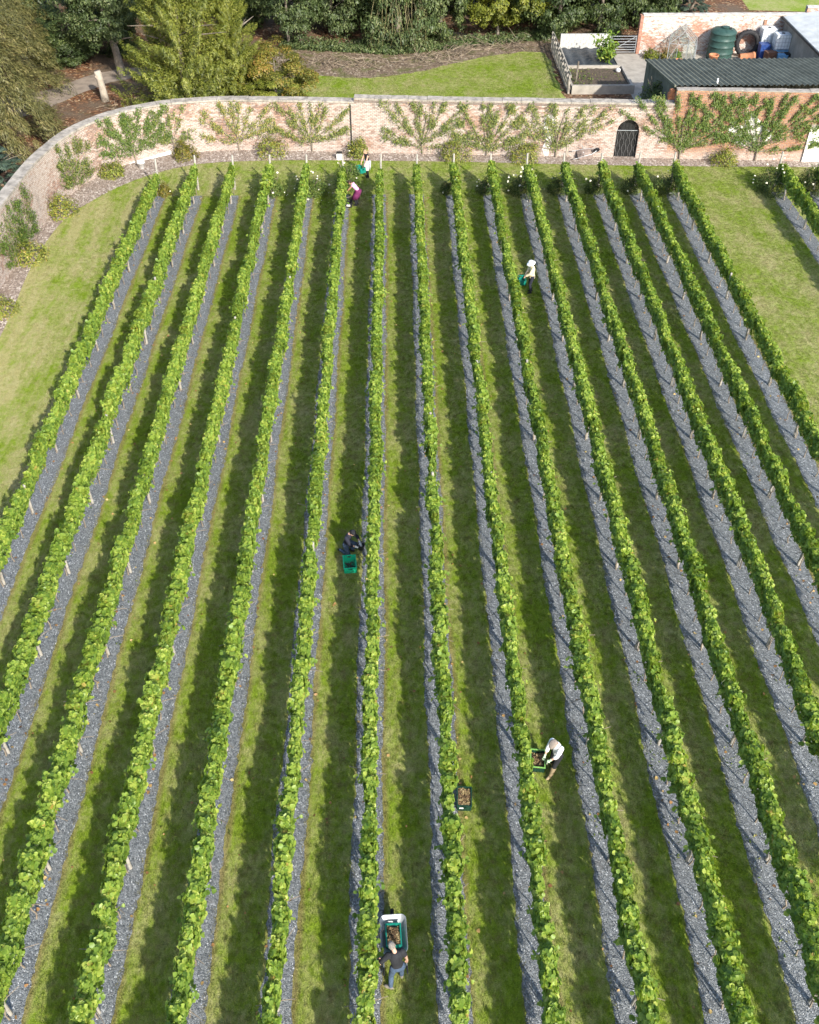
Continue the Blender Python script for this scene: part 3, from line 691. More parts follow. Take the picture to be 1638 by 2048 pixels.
for i, X in enumerate(ROWS):
    end = ROW_END - (0.1 if i not in (0, 16) else 0.6)
    if i == 0: lab = 'outermost row of vines along the left lawn, nearest the curved wall'
    elif i == 14: lab = 'row of vines bordering the wide grass path on the right side'
    elif i == 15: lab = 'vine row just across the wide grass path, ending at the big cream rose'
    elif i == 16: lab = 'vine row cut off by the right edge of the photo, beyond the grass path'
    else: lab = NTH[i] + ' long row of green vines counted from the curved left wall'
    row = empty('vine_row', (X, end, 0), label=lab, cat='vine row', group='rows of trellised vines')
    rr = random.Random(i * 7 + 3)
    y_lo = in_frame_start(X)
    k = 0; y = end - 0.75
    while y > y_lo:
        f = link('vine', VINES[rr.randrange(16)], row, (rr.uniform(-.05, .05), y - end, rr.uniform(-.05, .03)), (rr.uniform(-.03, .03), 0, rr.choice((0, 0, math.pi)) + rr.uniform(-.05, .05)),
                 ((rr.uniform(.80, 1.10), rr.uniform(.98, 1.10), rr.uniform(.95, 1.05)) if rr.random() > .10 else (rr.uniform(.55, .75), rr.uniform(.92, 1.0), rr.uniform(.84, .95))))
        f['kind'] = 'stuff'
        tr_ = link('trunk', TRUNKS[rr.randrange(5)], f, (rr.uniform(-.02, .02), 0, 0.01), (rr.uniform(-.06, .06), rr.uniform(-.05, .05), rr.uniform(0, 6)))
        y -= VSP; k += 1
    y = end - 0.15 - 1.7; 
    link('end_post', ENDPOST, row, (0, -0.05, 0), (R(-4), R(rr.uniform(-2, 2)), 0))
    while y > y_lo:
        link('post', POST, row, (rr.uniform(-.02, .02), y - end, 0), (R(rr.uniform(-2, 2)), R(rr.uniform(-2, 2)), rr.uniform(0, 6)))
        y -= 3.65
    for z, r_ in ((.52, .007), (.82, .004), (1.2, .003)):
        MB().tube([(0, -.1, z), (0, (y_lo - end) / 2, z - .01), (0, y_lo - end, z)], r_, 5).obj('wire', 'wire', row)
    # the nearest, largest leaves singly
    if 2 <= i <= 13:
        for q in range(26):
            yy = rr.uniform(9.0, 15.5); xx = rr.uniform(-.16, .16)
            link('leaf', leaf_one[q % 3], row, (xx, yy - end, 1.56 - 1.2 * xx * xx + rr.uniform(-.02, .12)), (rr.uniform(-.5, .5), xx * 2.2 + rr.uniform(-.3, .3), rr.uniform(0, 6)))

# ------------------------------------------------------------------ fan-trained trees on the wall
def espalier(px, py, half, top, mat, n_limb, seed, label, dens=1.0, bushy=0.0, central=True):
    s0 = s_near(G(px, py)); rng = np.random.RandomState(seed)
    base = wall_at(s0, .12); root = empty('espalier_tree', tuple(base), label=label, cat='fruit tree', group='fan-trained trees on the garden wall')
    wp = lambda s, d, z: np.asarray(wall_at(s, d, z)) - base
    mb = MB(); limbs = []
    tz = .35 + rng.uniform(0, .2)
    if central:
        pts = [(s0 + rng.normal() * .04 * k, .10, z) for k, z in enumerate(np.linspace(0, top * .93, 6))]
        mb.tube([wp(*p) for p in pts], np.linspace(.055, .015, 6), 6); limbs.append((pts[2:], .5))
    else:
        mb.tube([wp(s0, .11, 0), wp(s0 + .02, .10, tz)], [.06, .05], 6)
    for k in range(n_limb):
        t = (k + .5) / n_limb; a = R(9 + 162 * t) + rng.normal() * .05
        ca, sa = math.cos(a), math.sin(a)
        Lx = half / max(abs(ca), .05); Lz = (top - tz) / max(sa, .05); L_ = min(Lx, Lz) * rng.uniform(.86, 1.06)
        z0 = tz * rng.uniform(.7, 1.0) + (rng.uniform(0, .5) if central else 0)
        pts = []
        for j in range(6):
            q = j / 5; bend = .16 * math.sin(q * math.pi) * (1 if ca > 0 else -1)
            pts.append((s0 + ca * L_ * q + bend * sa * .5, .07 + .03 * q, min(top, z0 + sa * L_ * q - bend * ca * .6)))
        if any(abs(p[0] - GATE_C) < .8 and p[2] < 2.3 for p in pts): continue
        mb.tube([wp(*p) for p in pts], np.linspace(.028, .008, 6), 5); limbs.append((pts, 1.0))
        # side twigs
        for j in range(rng.randint(2, 5)):
            q = rng.uniform(.35, .95); i0 = int(q * 5); p = pts[i0]; a2 = a + rng.choice([-1, 1]) * rng.uniform(.3, .8); l2 = rng.uniform(.25, .6)
            pp = [p, (p[0] + math.cos(a2) * l2, p[1] + .03, min(top, p[2] + math.sin(a2) * l2))]
            mb.tube([wp(*x) for x in pp], [.009, .005], 4); limbs.append((pp, .6))
    mb.obj('branches', 'vine_wood', root)
    C = []; 
    for pts, wgt in limbs:
        P = np.array([wp(*p) for p in pts]); seg = np.linalg.norm(np.diff(P, axis=0), axis=1); L_ = seg.sum(); n = int(L_ * 150 * wgt * dens)
        u = rng.beta(1.6, 1.0, n) * L_; cs = np.concatenate([[0], np.cumsum(seg)])
        q = np.stack([np.interp(u, cs, P[:, i]) for i in range(3)], 1)
        gate_ = 0.5 + .5 * np.sin(u * 5.0 + rng.uniform(0, 6)) > rng.uniform(0, .70 if bushy < .05 else .45, n)      # leaves sit in tufts
        C.append((q + rng.normal(0, .055 + (bushy if mat == 'peach_leaf' or half < 4 else .02), (n, 3)))[gate_])
    C = np.concatenate(C)
    C = C[~((np.abs(C[:, 0] + base[0] - 14.27) < .78) & (C[:, 2] < 2.35))]
    # keep in front of the wall
    tq = wall_at(s0 + .3) - wall_at(s0 - .3); nrm = np.array([tq[1], -tq[0], 0]); nrm = nrm / np.linalg.norm(nrm)
    world_s = np.array([0.0])
    C += nrm * rng.uniform(.0, .12, (len(C), 1)); C[:, 2] = np.clip(C[:, 2], .12, top + .12)
    A = rng.normal(0, .55, (len(C), 3)) + np.array([0, 0, -.75]); Nn = nrm + rng.normal(0, .45, (len(C), 3)) + np.array([0, 0, .4])
    V, F, idx = leaves(C, Nn, rng.uniform(.08, .15, len(C)), rng, 'oval', A)
    r = np.clip(rng.beta(2, 2, len(C)) + rng.normal(0, .06) , 0, 1)
    o = link('foliage', np_mesh('foliage', V, F, mat, r[idx]), root); o['kind'] = 'stuff'
ESP = [(30, 530, 1.6, 2.9, 'pear_leaf', 9, 'leafy fan tree on the curved wall at the left photo edge', .85, .045, False),
       (62, 488, 1.3, 3.0, 'pear_leaf', 9, 'tall upright fan tree on the curved left wall', .95, .045, False),
       (160, 378, 1.7, 3.0, 'peach_leaf', 10, 'fan tree with pale forked trunk above a whitewashed wall foot', 1.0, .045, False),
       (278, 330, 2.4, 3.05, 'pear_leaf', 11, 'fan tree with pale trunk beside the white bucket', 1.15, .05, True),
       (355, 306, 1.1, 2.9, 'peach_leaf', 7, 'thin sparse fan tree where the wall straightens', .6, .03, True),
       (478, 304, 2.5, 3.0, 'peach_leaf', 10, 'sparse fan tree on the wall behind the third vine row', .75, .035, True),
       (625, 300, 2.6, 3.0, 'peach_leaf', 11, 'wide fan tree left of the black rain pipe', .9, .035, True),
       (848, 308, 2.7, 3.2, 'peach_leaf', 11, 'sparse fan tree on the wall behind the two pickers', .8, .04, True),
       (975, 306, 2.5, 3.2, 'peach_leaf', 11, 'dense fan tree just left of the whitewashed streak', .95, .04, True),
       (1108, 312, 3.4, 3.2, 'peach_leaf', 13, 'lopsided fan tree right of the whitewashed streak', .8, .04, True),
       (1358, 316, 4.6, 4.0, 'pear_leaf', 18, 'big dark fan tree right of the iron gate', .8, .0501, True),
       (1506, 312, 4.6, 4.05, 'pear_leaf', 18, 'big dark fan tree over the white patch near the white door', .9, .05, True),
       (1700, 318, 4.2, 4.05, 'pear_leaf', 15, 'dark fan tree partly cut off by the right photo edge', .9, .05, True)]
for k, e in enumerate(ESP): espalier(e[0], e[1], e[2], e[3], e[4], e[5], 40 + k, e[6], e[7], e[8], e[9])

# ------------------------------------------------------------------ shrubs and roses
def mound(rng, n, r, h, kind='oval', size=(.09, .16), hollow=.55, z0=.08):
    d = unit(rng.normal(size=(n, 3))); d[:, 2] = np.abs(d[:, 2]) - .15
    k = np.sin(d[:, 0] * 5 + rng.uniform(0, 6)) * .12 + np.sin(d[:, 1] * 7 + rng.uniform(0, 6)) * .12 + np.sin(d[:, 2] * 6) * .08
    q = (rng.uniform(hollow, 1.0, n) + k)[:, None]
    C = d * q * np.array([r, r, h]); C[:, 2] = np.maximum(C[:, 2] + z0, .04)
    return C, d * .8 + np.array([0, 0, .5]) + rng.normal(0, .4, (n, 3))
def shrub(name, loc, r, h, mat, seed, label, group, cat='shrub', n=900, flowers=0, kind='oval', size=(.09, .16), stems=6, off=(0, 0, 0)):
    rng = np.random.RandomState(seed); root = empty(name, loc, label=label, cat=cat, group=group)
    C, Nn = mound(rng, n, r, h, z0=h * .12)
    V, F, idx = leaves(C, Nn, rng.uniform(size[0], size[1], n), rng, kind)
    o = link('foliage', np_mesh('foliage', V, F, mat, np.clip(rng.beta(2, 2, n), 0, 1)[idx]), root); o['kind'] = 'stuff'
    mb = MB()
    for k in range(stems):
        a = rng.uniform(0, 6.28); mb.tube([(0, 0, 0), (math.cos(a) * r * .3, math.sin(a) * r * .3, h * .5), (math.cos(a) * r * .7, math.sin(a) * r * .7, h * .95)], [.02, .014, .006], 5)
    mb.obj('stems', 'vine_wood', root)
    for k in range(flowers):
        d = unit(rng.normal(size=(1, 3)))[0]; d[2] = abs(d[2]); p = d * np.array([r, r, h]) * rng.uniform(.95, 1.18)
        link('flower', FLOWER, root, (p[0], p[1], max(.15, p[2] + h * .1)), (rng.uniform(-.5, .5), rng.uniform(-.5, .5), rng.uniform(0, 6)), (rng.uniform(.7, 1.25),) * 3)
    return root
rng = np.random.RandomState(5)
d = unit(rng.normal(size=(16, 3))); d[:, 2] = np.abs(d[:, 2])
V, F, idx = leaves(d * .035, d, .085, rng, 'quad', cup=.3); FLOWER = np_mesh('flower', V, F, 'petal', rng.rand(len(F)))
SHR = [(115, 428, .85, 1.0, 'shrub_leaf', 'yellow-green bush below the upright fan tree on curved wall'),
       (52, 520, .80, .95, 'shrub_leaf', 'golden bush against the left curved wall, second lowest'),
       (8, 628, .80, .9, 'shrub_leaf', 'yellow bush at the left photo edge, nearest the camera'),
       (222, 350, .65, .75, 'shrub_leaf', 'low straw-coloured bush between two fan trees on the curve'),
       (372, 314, .70, .9, 'bronze_leaf', 'green and bronze bush by the thin fan tree'),
       (545, 304, .85, 1.15, 'shrub_leaf', 'tall golden bush behind the fourth vine row'),
       (718, 308, .55, 1.05, 'shrub_leaf', 'slim golden bush beside the black rain pipe'),
       (905, 310, .95, .95, 'shrub_leaf', 'wide golden bush between two fan trees mid wall'),
       (1043, 310, .80, .95, 'shrub_leaf', 'golden bush left of the whitewashed streak'),
       (1440, 315, .75, .85, 'shrub_leaf', 'pale yellow bush between the two big dark fan trees')]
for k, (px, py, r, h, mt, lab) in enumerate(SHR):
    p = G(px, py); s2 = s_near(p); p = Vector(wall_at(s2, .62))
    shrub('border_bush', p, r * 1.2, h * 1.25, mt, 70 + k, lab, 'bushes in the wall bed', n=1300)
ROSE = [(0, .5, .75, 1, 'reddish rose bush at the far end of the first row'), (3, .75, 1.15, 6, 'tall rose bush with few blooms ending the fourth row'), (4, .95, 1.15, 16, 'sprawling white rose bush ending the fifth row'), (5, .8, 1.75, 5, 'tall arching rose ending the sixth row beside the pickers'),
        (8, .45, .8, 1, 'dark small rose ending the ninth row'), (9, .5, .9, 5, 'rose bush with scattered blooms ending the tenth row'), (10, .85, 1.2, 22, 'white rose bush full of blooms ending the eleventh row'), (11, .65, 1.15, 2, 'dark rose bush ending the twelfth row'), (12, .6, 1.1, 2, 'dark rose bush ending the thirteenth row'),
        (13, .55, 1.1, 1, 'dark rose bush ending the fourteenth row'), (14, .95, 1.25, 4, 'large dark rose bush at the corner of the grass path'), (15, 1.15, 1.55, 16, 'big cream rose bush across the wide grass path'), (16, 1.0, 1.5, 4, 'dark rose bush at the right photo edge')]
for k, (ri, r, h, fl, lab) in enumerate(ROSE):
    shrub('rose_bush', (ROWS[ri] + (-.35 if ri > 7 else .25), ROW_END - .75 + (.0 if ri != 5 else .7), 0), r, h, 'bronze_leaf' if ri == 0 else ('rose_leaf' if ri > 5 else 'pear_leaf'), 300 + k, lab, 'roses at the row ends', 'rose', n=int(1900 * r * h + 350), flowers=fl, size=(.07, .13))
# fallen petals below the roses
mb_c = []; rng = np.random.RandomState(8)
for ri in (3, 4, 5, 10, 14, 15):
    c = np.stack([ROWS[ri] + rng.normal(.4, .7, 26), ROW_END - 1.0 + rng.normal(0, .75, 26), np.full(26, .03)], 1); mb_c.append(c)
C = np.concatenate(mb_c); V, F, idx = leaves(C, np.tile([0, 0, 1.0], (len(C), 1)) + rng.normal(0, .3, (len(C), 3)), rng.uniform(.04, .09, len(C)), rng, 'quad')
o = link('fallen_petals', np_mesh('fallen_petals', V, F, 'petal', rng.rand(len(F)))); tag(o, 'white petals fallen on the grass below the roses', 'petals', None, 'stuff')
# fallen leaves on slate and grass
rng = np.random.RandomState(77); n = 1500
ri = rng.randint(0, 15, n); C = np.stack([np.array(ROWS)[ri] + rng.normal(.1, .45, n), rng.uniform(7, ROW_END - 1, n) ** 1.0, np.full(n, .035)], 1)
V, F, idx = leaves(C, np.tile([0, 0, 1.0], (n, 1)) + rng.normal(0, .35, (n, 3)), rng.uniform(.05, .11, n), rng, 'round')
leaf_mat('fallen_leaf', [(0.0, (0.16, 0.075, 0.03)), (0.5, (0.34, 0.19, 0.07)), (1.0, (0.46, 0.36, 0.14))], 0.1)
o = link('fallen_leaves', np_mesh('fallen_leaves', V, F, 'fallen_leaf', rng.rand(n)[idx])); tag(o, 'brown and yellow leaves fallen below the vine rows', 'leaves', None, 'stuff')
# weeds in the slate strips
Cs = []; 
for ri, y0, y1, n in ((10, 11, 19, 420), (9, 12, 17, 160), (11, 10, 18, 260), (12, 9, 20, 200), (1, 33, 44, 220), (2, 20, 30, 80), (7, 8, 16, 100), (13, 20, 34, 120), (4, 12, 26, 80), (6, 24, 40, 90), (8, 28, 42, 90), (12, 30, 45, 90)):
    c = np.stack([ROWS[ri] + rng.uniform(-.45, .45, n), rng.uniform(y0, y1, n), rng.uniform(.02, .06, n)], 1); keep = np.sin(c[:, 1] * 2.2 + ri) + rng.normal(0, .5, n) > .2; Cs.append(c[keep])
C = np.concatenate(Cs); V, F, idx = leaves(C, np.tile([0, 0, 1.0], (len(C), 1)) + rng.normal(0, .5, (len(C), 3)), rng.uniform(.05, .12, len(C)), rng, 'oval')
o = link('weeds', np_mesh('weeds', V, F, 'pear_leaf', rng.rand(len(F)))); tag(o, 'sparse green weeds sprouting through the slate strips', 'weeds', None, 'stuff')

# ------------------------------------------------------------------ trees behind the wall
def crown_mesh(name, mat, seed, n_clump, per, size, style='broad', low=-1.0):
    """unit crown (radius 1, height -1..1): leaf clumps through the volume"""
    rng = np.random.RandomState(seed)
    d = unit(rng.normal(size=(n_clump, 3))); d[:, 2] = np.clip(d[:, 2], low, 1)
    rad = rng.uniform(.55, 1.0, n_clump) ** .6
    wob = 1 + .16 * np.sin(d[:, 0] * 4 + rng.uniform(0, 6)) + .14 * np.sin(d[:, 2] * 5 + rng.uniform(0, 6))
    cc = d * (rad * wob)[:, None]
    if style in ('yew', 'larch', 'spruce'):
        t = rng.uniform(0, 1, n_clump) ** 1.25                                # cone: more below
        a = rng.uniform(0, 6.283, n_clump); w = (1 - t) ** .75 * rng.uniform(.45, 1.0, n_clump) ** .7 * (1 + .13 * np.sin(a * 5 + t * 9)) + .04
        cc = np.stack([np.cos(a) * w, np.sin(a) * w, t * 2 - 1], 1); d = unit(np.stack([np.cos(a), np.sin(a), np.full(n_clump, .35)], 1))
    cs = rng.uniform(.10, .22, n_clump)
    if style == 'yew':                                                        # feathery plumes: each a branch end of smaller and smaller tufts
        npl = n_clump // 9; t = np.concatenate([rng.uniform(0, 1, npl) ** 1.2]); a = rng.uniform(0, 6.283, npl)
        W = (1 - t) ** .72 * rng.uniform(.62, 1.10, npl) + .03; q = np.linspace(.22, 1.0, 9)
        t9, a9, W9 = np.repeat(t, 9), np.repeat(a, 9), np.repeat(W, 9); q9 = np.tile(q, npl)
        cc = np.stack([np.cos(a9) * W9 * q9, np.sin(a9) * W9 * q9, t9 * 2 - 1 + .10 * q9 ** 2 - .05 * np.sin(q9 * 3.1)], 1); cc[:, :2] += rng.normal(0, .02, (len(cc), 2))
        n_clump = len(cc); d = unit(np.stack([np.cos(a9), np.sin(a9), np.full(n_clump, .45)], 1)); cs = (.200 - .130 * q9) * rng.uniform(.85, 1.2, n_clump)
    C = []; Nn = []; Ax = []; rr = []
    for i in range(n_clump):
        q = unit(rng.normal(size=(per, 3)))
        if style == 'broad':
            q[:, 2] = np.where(rng.rand(per) < .7, np.abs(q[:, 2]), q[:, 2])
            c = cc[i] + q * cs[i] * rng.uniform(.6, 1.05, (per, 1)) * np.array([1.15, 1.15, .75])
            C.append(c); Nn.append(q * .7 + d[i] * .5 + np.array([0, 0, .5]) + rng.normal(0, .35, (per, 3))); Ax.append(rng.normal(size=(per, 3)))
        else:
            out = d[i].copy()
            if style == 'yew': out = unit((d[i] + np.array([0, 0, .25]))[None])[0]; spread = np.array([.55, .55, .40])
            elif style == 'larch': out = unit((d[i] * .8 + np.array([0, 0, -.8]))[None])[0]; spread = np.array([.6, .6, .5])
            else: out = unit((d[i] + np.array([0, 0, -.3]))[None])[0]; spread = np.array([.5, .5, .3])
            t = rng.uniform(-1, 1, (per, 1)); c = cc[i] + out * t * cs[i] * .9 + q * cs[i] * spread * (1 - .6 * np.abs(t))
            C.append(c); Ax.append(out + rng.normal(0, .42, (per, 3))); Nn.append(q * .6 + np.array([0, 0, .7]) + d[i] * .3)
        rr.append(np.clip(rng.beta(2, 2, per) + rng.normal(0, .13), 0, 1))
    C = np.concatenate(C); Nn = np.concatenate(Nn); Ax = np.concatenate(Ax); rr = np.concatenate(rr)
    V, F, idx = leaves(C, Nn, size * rng.uniform(.7, 1.3, len(C)), rng, {'broad': 'oval', 'yew': 'blade', 'larch': 'blade', 'spruce': 'blade'}[style] if style != 'broad' else 'oval', Ax)
    return np_mesh(name, V, F, mat, rr[idx])
CROWN = dict(dark1=crown_mesh('crown', 'dark_leaf', 1, 220, 150, .060), dark2=crown_mesh('crown', 'dark_leaf', 2, 210, 150, .062), oak=crown_mesh('crown', 'oak_leaf', 3, 230, 160, .058),
             gold=crown_mesh('crown', 'gold_leaf', 4, 130, 150, .075), bronze=crown_mesh('crown', 'bronze_leaf', 5, 140, 200, .055), yew=crown_mesh('crown', 'yew_needle', 6, 2340, 78, .040, 'yew'),
             larch=crown_mesh('crown', 'larch_needle', 7, 560, 180, .044, 'larch'), spruce=crown_mesh('crown', 'spruce_needle', 8, 140, 120, .13, 'spruce'), gold_yew=crown_mesh('crown', 'yew_needle', 9, 150, 190, .055, 'broad'))
def tree(name, X, Y, kind, r, h, z0, label, seed, group=None, trunk=.16, lean=(0, 0), rz=None, cat='tree'):
    """crown from z0 to h, radius r"""
    rng = random.Random(seed); root = empty(name, (X, Y, 0), label=label, cat=cat, group=group)
    cz = (z0 + h) / 2
    link('crown', CROWN[kind], root, (lean[0], lean[1], cz), (0, 0, rng.uniform(0, 6.28) if rz is None else rz), (r, r, (h - z0) / 2))['kind'] = 'stuff'
    mb = MB(); top = Vector((lean[0], lean[1], h * .8))
    path = [Vector((0, 0, 0)).lerp(top, q) + Vector((rng.uniform(-.1, .1), rng.uniform(-.1, .1), 0)) * (q > 0) for q in (0, .2, .45, .7, 1)]
    mb.tube(path, [trunk * 1.25, trunk, trunk * .8, trunk * .55, trunk * .15], 9)
    for k in range(9):
        q = rng.uniform(.25, .85); b_ = path[0].lerp(top, q); a = rng.uniform(0, 6.28); l_ = r * rng.uniform(.5, .85)
        mb.tube([b_, b_ + Vector((math.cos(a) * l_ * .5, math.sin(a) * l_ * .5, l_ * .25)), b_ + Vector((math.cos(a) * l_, math.sin(a) * l_, l_ * .35))], [trunk * .35, trunk * .22, trunk * .06], 5)
    mb.obj('trunk', 'bark', root)
    return root
tree('weeping_conifer', -25.9, 61.5, 'larch', 5.0, 13.0, 0.0, 'huge brownish weeping conifer in the upper left corner', 1, trunk=.3, cat='conifer')
tree('weeping_conifer', -28.0, 71.0, 'larch', 4.8, 13, 0.2, 'second brownish conifer behind the corner conifer', 2, trunk=.3, cat='conifer')
tree('blue_spruce', -22.6, 53.2, 'spruce', 2.2, 3.6, -.3, 'low blue-green spruce behind the curved wall, left edge', 3, trunk=.1, cat='conifer')
tree('yew_tree', -13.7, 65.8, 'yew', 4.7, 15.0, -0.6, 'large olive-green yew behind the curve of the wall', 4, trunk=.2)
tree('yew_tree', -10.6, 66.8, 'yew', 3.2, 8.0, -0.6, 'lower yew growing against the large yew', 5, trunk=.25)
tree('bronze_shrub', -8.0, 67.0, 'bronze', 2.6, 4.6, -0.5, 'rounded bronze-green shrub right of the yews', 6, trunk=.1, cat='shrub')
tree('clipped_shrub', -8.2, 65.6, 'gold_yew', 2.5, 3.0, -0.5, 'low green shrub in front of the bronze shrub', 7, trunk=.1, cat='shrub')
tree('broadleaf_tree', -20.0, 74.2, 'oak', 2.9, 9.0, 2.6, 'dark tree with bare leaning trunk beside the track', 8, trunk=.26, lean=(-.9, .6))
tree('laurel_bush', -24.6, 77.4, 'dark1', 2.6, 3.6, -0.4, 'dark laurel bush behind the earth track', 9, cat='shrub')
tree('laurel_bush', -21.8, 79.6, 'dark2', 2.8, 5.6, -0.2, 'tall dark bush in the shade left of the yew', 10, cat='shrub')
tree('woodland_tree', -8.3, 80.9, 'oak', 3.0, 9.0, 1.2, 'tree with a thin pale trunk above the brush', 11, trunk=.10)
tree('woodland_tree', -5.0, 83.4, 'oak', 3.1, 9.0, .4, 'dark leafy tree between thin-trunk tree and strand-hung tree', 12)
tree('strand_tree', 0.3, 81.2, 'oak', 3.7, 10.0, -.4, 'dense tree hung with straw-coloured climbing stems', 13, trunk=.3)
tree('strand_tree_neighbour', 3.6, 82.4, 'dark2', 2.5, 8.0, -.2, 'dark rounded tree right of the strand-hung tree', 14)
tree('golden_tree', 8.3, 82.3, 'gold', 2.7, 6.0, .5, 'small bright yellow-green tree above the far lawn', 15, trunk=.1)
tree('evergreen_tree', 13.2, 83.2, 'dark1', 3.4, 8.5, -.4, 'dark evergreen right of the yellow tree', 16)
tree('evergreen_tree', 16.6, 83.6, 'dark2', 2.9, 8.0, -.4, 'dark evergreen behind the concrete block wall', 17)
tree('evergreen_tree', 19.6, 86.0, 'dark1', 2.9, 8.0, .0, 'dark evergreen behind the left end of the white wall', 18)
tree('holly_bush', 25.2, 88.6, 'spruce', 1.7, 3.4, -.2, 'sparse blue-green bush behind the white flaking wall', 19, cat='shrub')
bk = random.Random(4)
POSN = ['far left', 'left', 'left of centre', 'just left of centre', 'central', 'just right of centre', 'right of centre', 'right']
for k, X in enumerate((-36, -30, -24.5, -18, -12.5, -7, -1, 5, 10.5, 16, 21)):
    tree('woodland_tree', X + bk.uniform(-1, 1), 88.5 + bk.uniform(-1.5, 2.5), ('dark1', 'dark2', 'oak')[k % 3], 4.3 + bk.uniform(-.4, .6), 12, -.8,
         'tall dark tree in the back row, ' + NTH[k] + ' from the left', 30 + k, 'back row of woodland trees', trunk=.3)
# straw strands hanging in the strand tree
rng = np.random.RandomState(21); Cc = []; mb = MB()
tr_ = [o for o in COL.objects if o.name == 'strand_tree'][0]
for k in range(46):
    a = rng.uniform(-2.6, -.55); r = 3.45 * rng.uniform(.8, 1.05); x, y = math.cos(a) * r * .8, math.sin(a) * r
    z1 = rng.uniform(2.6, 5.8); z0 = rng.uniform(.1, 2.0)
    mb.tube([(x * .75, y * .75, z1), (x * .92 + rng.normal() * .2, y * .98, (z1 + z0) / 2), (x * 1.0 + rng.normal() * .35, y * 1.04, z0)], [.017, .014, .008], 4)
me = mb.mesh('hanging_stems', 'strand'); a = me.attributes.new('rnd', 'FLOAT', 'FACE'); a.data.foreach_set('value', rng.rand(len(me.polygons)).astype(np.float32))
link('hanging_stems', me, tr_)['kind'] = 'stuff'
# brush: dead branches along the wood's edge
def brush(name, pts, n, L, label, seed):
    rng = np.random.RandomState(seed); mb = MB()
    for k in range(n):
        i = rng.randint(len(pts)); j = min(i + 1, len(pts) - 1); q = rng.rand()
        p = np.array(pts[i]) * (1 - q) + np.array(pts[j]) * q + rng.normal(0, .55, 2); a = rng.uniform(0, 3.14); l_ = rng.uniform(.4, 1) * L
        z = abs(rng.normal(0, .18)) + .03; dz = rng.normal(.08, .16) * l_
        A = np.array([p[0], p[1], z]); d = np.array([math.cos(a), math.sin(a) * .7, 0]) * l_ / 2
        mb.tube([A - d + [0, 0, max(.02 - z, -dz)], A + rng.normal(0, .08, 3) + [0, 0, .05], A + d + [0, 0, dz + .05]], [.026 * rng.uniform(.5, 1.2), .018, .008], 4)
    me = mb.mesh(name, 'stick'); a = me.attributes.new('rnd', 'FLOAT', 'FACE'); a.data.foreach_set('value', np.repeat(rng.rand(n), len(me.polygons) // n + 1)[:len(me.polygons)].astype(np.float32))
    tag(link(name, me), label, 'brush', 'heaps of dead branches', 'stuff')
brush('brush_pile', [(-6.2, 76.5), (-4.5, 76.2), (-2, 76.4)], 55, 1.7, 'dead branches heaped left of the strand-hung tree', 1)
brush('brush_pile', [(1.0, 76.6), (3.5, 77.0), (5.2, 78.6)], 85, 1.8, 'dead branches heaped right of the strand-hung tree', 2)
brush('brush_pile', [(5.0, 78.9), (7, 80.0), (9.6, 80.2)], 70, 1.8, 'dead branches lying under the yellow tree', 3)
brush('brush_pile', [(-19, 65.5), (-17.6, 64.5), (-18.5, 67)], 40, 1.4, 'twigs and dry stems behind the curved wall by the dead trunk', 5)
# undergrowth along the wood edge
rng = np.random.RandomState(31); n = 9000
C = np.stack([rng.uniform(-9, 12.5, n), np.zeros(n), np.zeros(n)], 1); C[:, 1] = 78.2 + .18 * np.abs(C[:, 0]) * (C[:, 0] < 0) + .30 * np.maximum(C[:, 0], 0) + np.abs(rng.normal(0, 1.3, n)); C[:, 2] = rng.uniform(.03, .35, n) * (.4 + .6 * np.abs(np.sin(C[:, 0] * 1.7)))
V, F, idx = leaves(C, rng.normal(0, .6, (n, 3)) + [0, -.3, .8], rng.uniform(.12, .3, n), rng, 'oval')
o = link('undergrowth', np_mesh('undergrowth', V, F, 'oak_leaf', rng.rand(len(F)))); tag(o, 'low green undergrowth at the foot of the woodland trees', 'undergrowth', None, 'stuff')
# bare dead trunk standing by the track
st = empty('dead_trunk', tuple(G(211, 202)), label='pale barkless dead trunk standing beside the earth track', cat='tree stump')
mb = MB(); mb.tube([(0, 0, -.05), (-.02, .02, .5), (-.07, .03, 1.2), (-.12, .02, 1.75), (-.15, .0, 2.0)], [.30, .25, .23, .26, .22], 10); mb.obj('trunk', 'pale_wood', st, True)
mb = MB(); mb.tube([(-.1, -.1, 1.45), (-.32, -.2, 1.72)], [.07, .05], 7); mb.obj('branch_stub', 'pale_wood', st)

# ------------------------------------------------------------------ yard behind the wall
SH_X, SH_Y0, SH_Y1, SH_Z0, SH_Z1 = 16.75, 59.2, 67.3, 4.14, 3.05
shed = empty('green_shed', (SH_X, 63, 0), label='long lean-to shed with dark green corrugated roof behind the wall', cat='shed')
def corr(mb, p0, du, dv, n, amp, nrm):
    """corrugated sheet: n waves along du, length dv"""
    p0, du, dv, nrm = Vector(p0), Vector(du), Vector(dv), Vector(nrm); per = 6; vs = []; N = n * per
    prof = [0, 0, .5, 1, 1, .5]
    for k in range(N + 1):
        o = nrm * amp * prof[k % per]; q = p0 + du * (k / N) + o; vs += [q, q + dv]
    mb.add(vs, [(2 * k, 2 * k + 2, 2 * k + 3, 2 * k + 1) for k in range(N)])
W_SH = 19.0; n_sheet = 19
for k in range(n_sheet):
    mb = MB(); w = W_SH / n_sheet
    corr(mb, (k * w, SH_Y0 - 63 - .05, SH_Z0 + .02 + .004 * (k % 2)), (w + .02, 0, 0), (0, SH_Y1 - SH_Y0 + .1, SH_Z1 - SH_Z0), 3, .085, (0, 0, 1))
    mb.obj('roof_sheet', 'green_sheet', shed)
mb = MB(); corr(mb, (0.05, SH_Y1 - 63 - .02, 0), (0, -(SH_Y1 - SH_Y0 - .35), 0), (0, 0, 3.0), 36, .03, (-1, 0, 0))
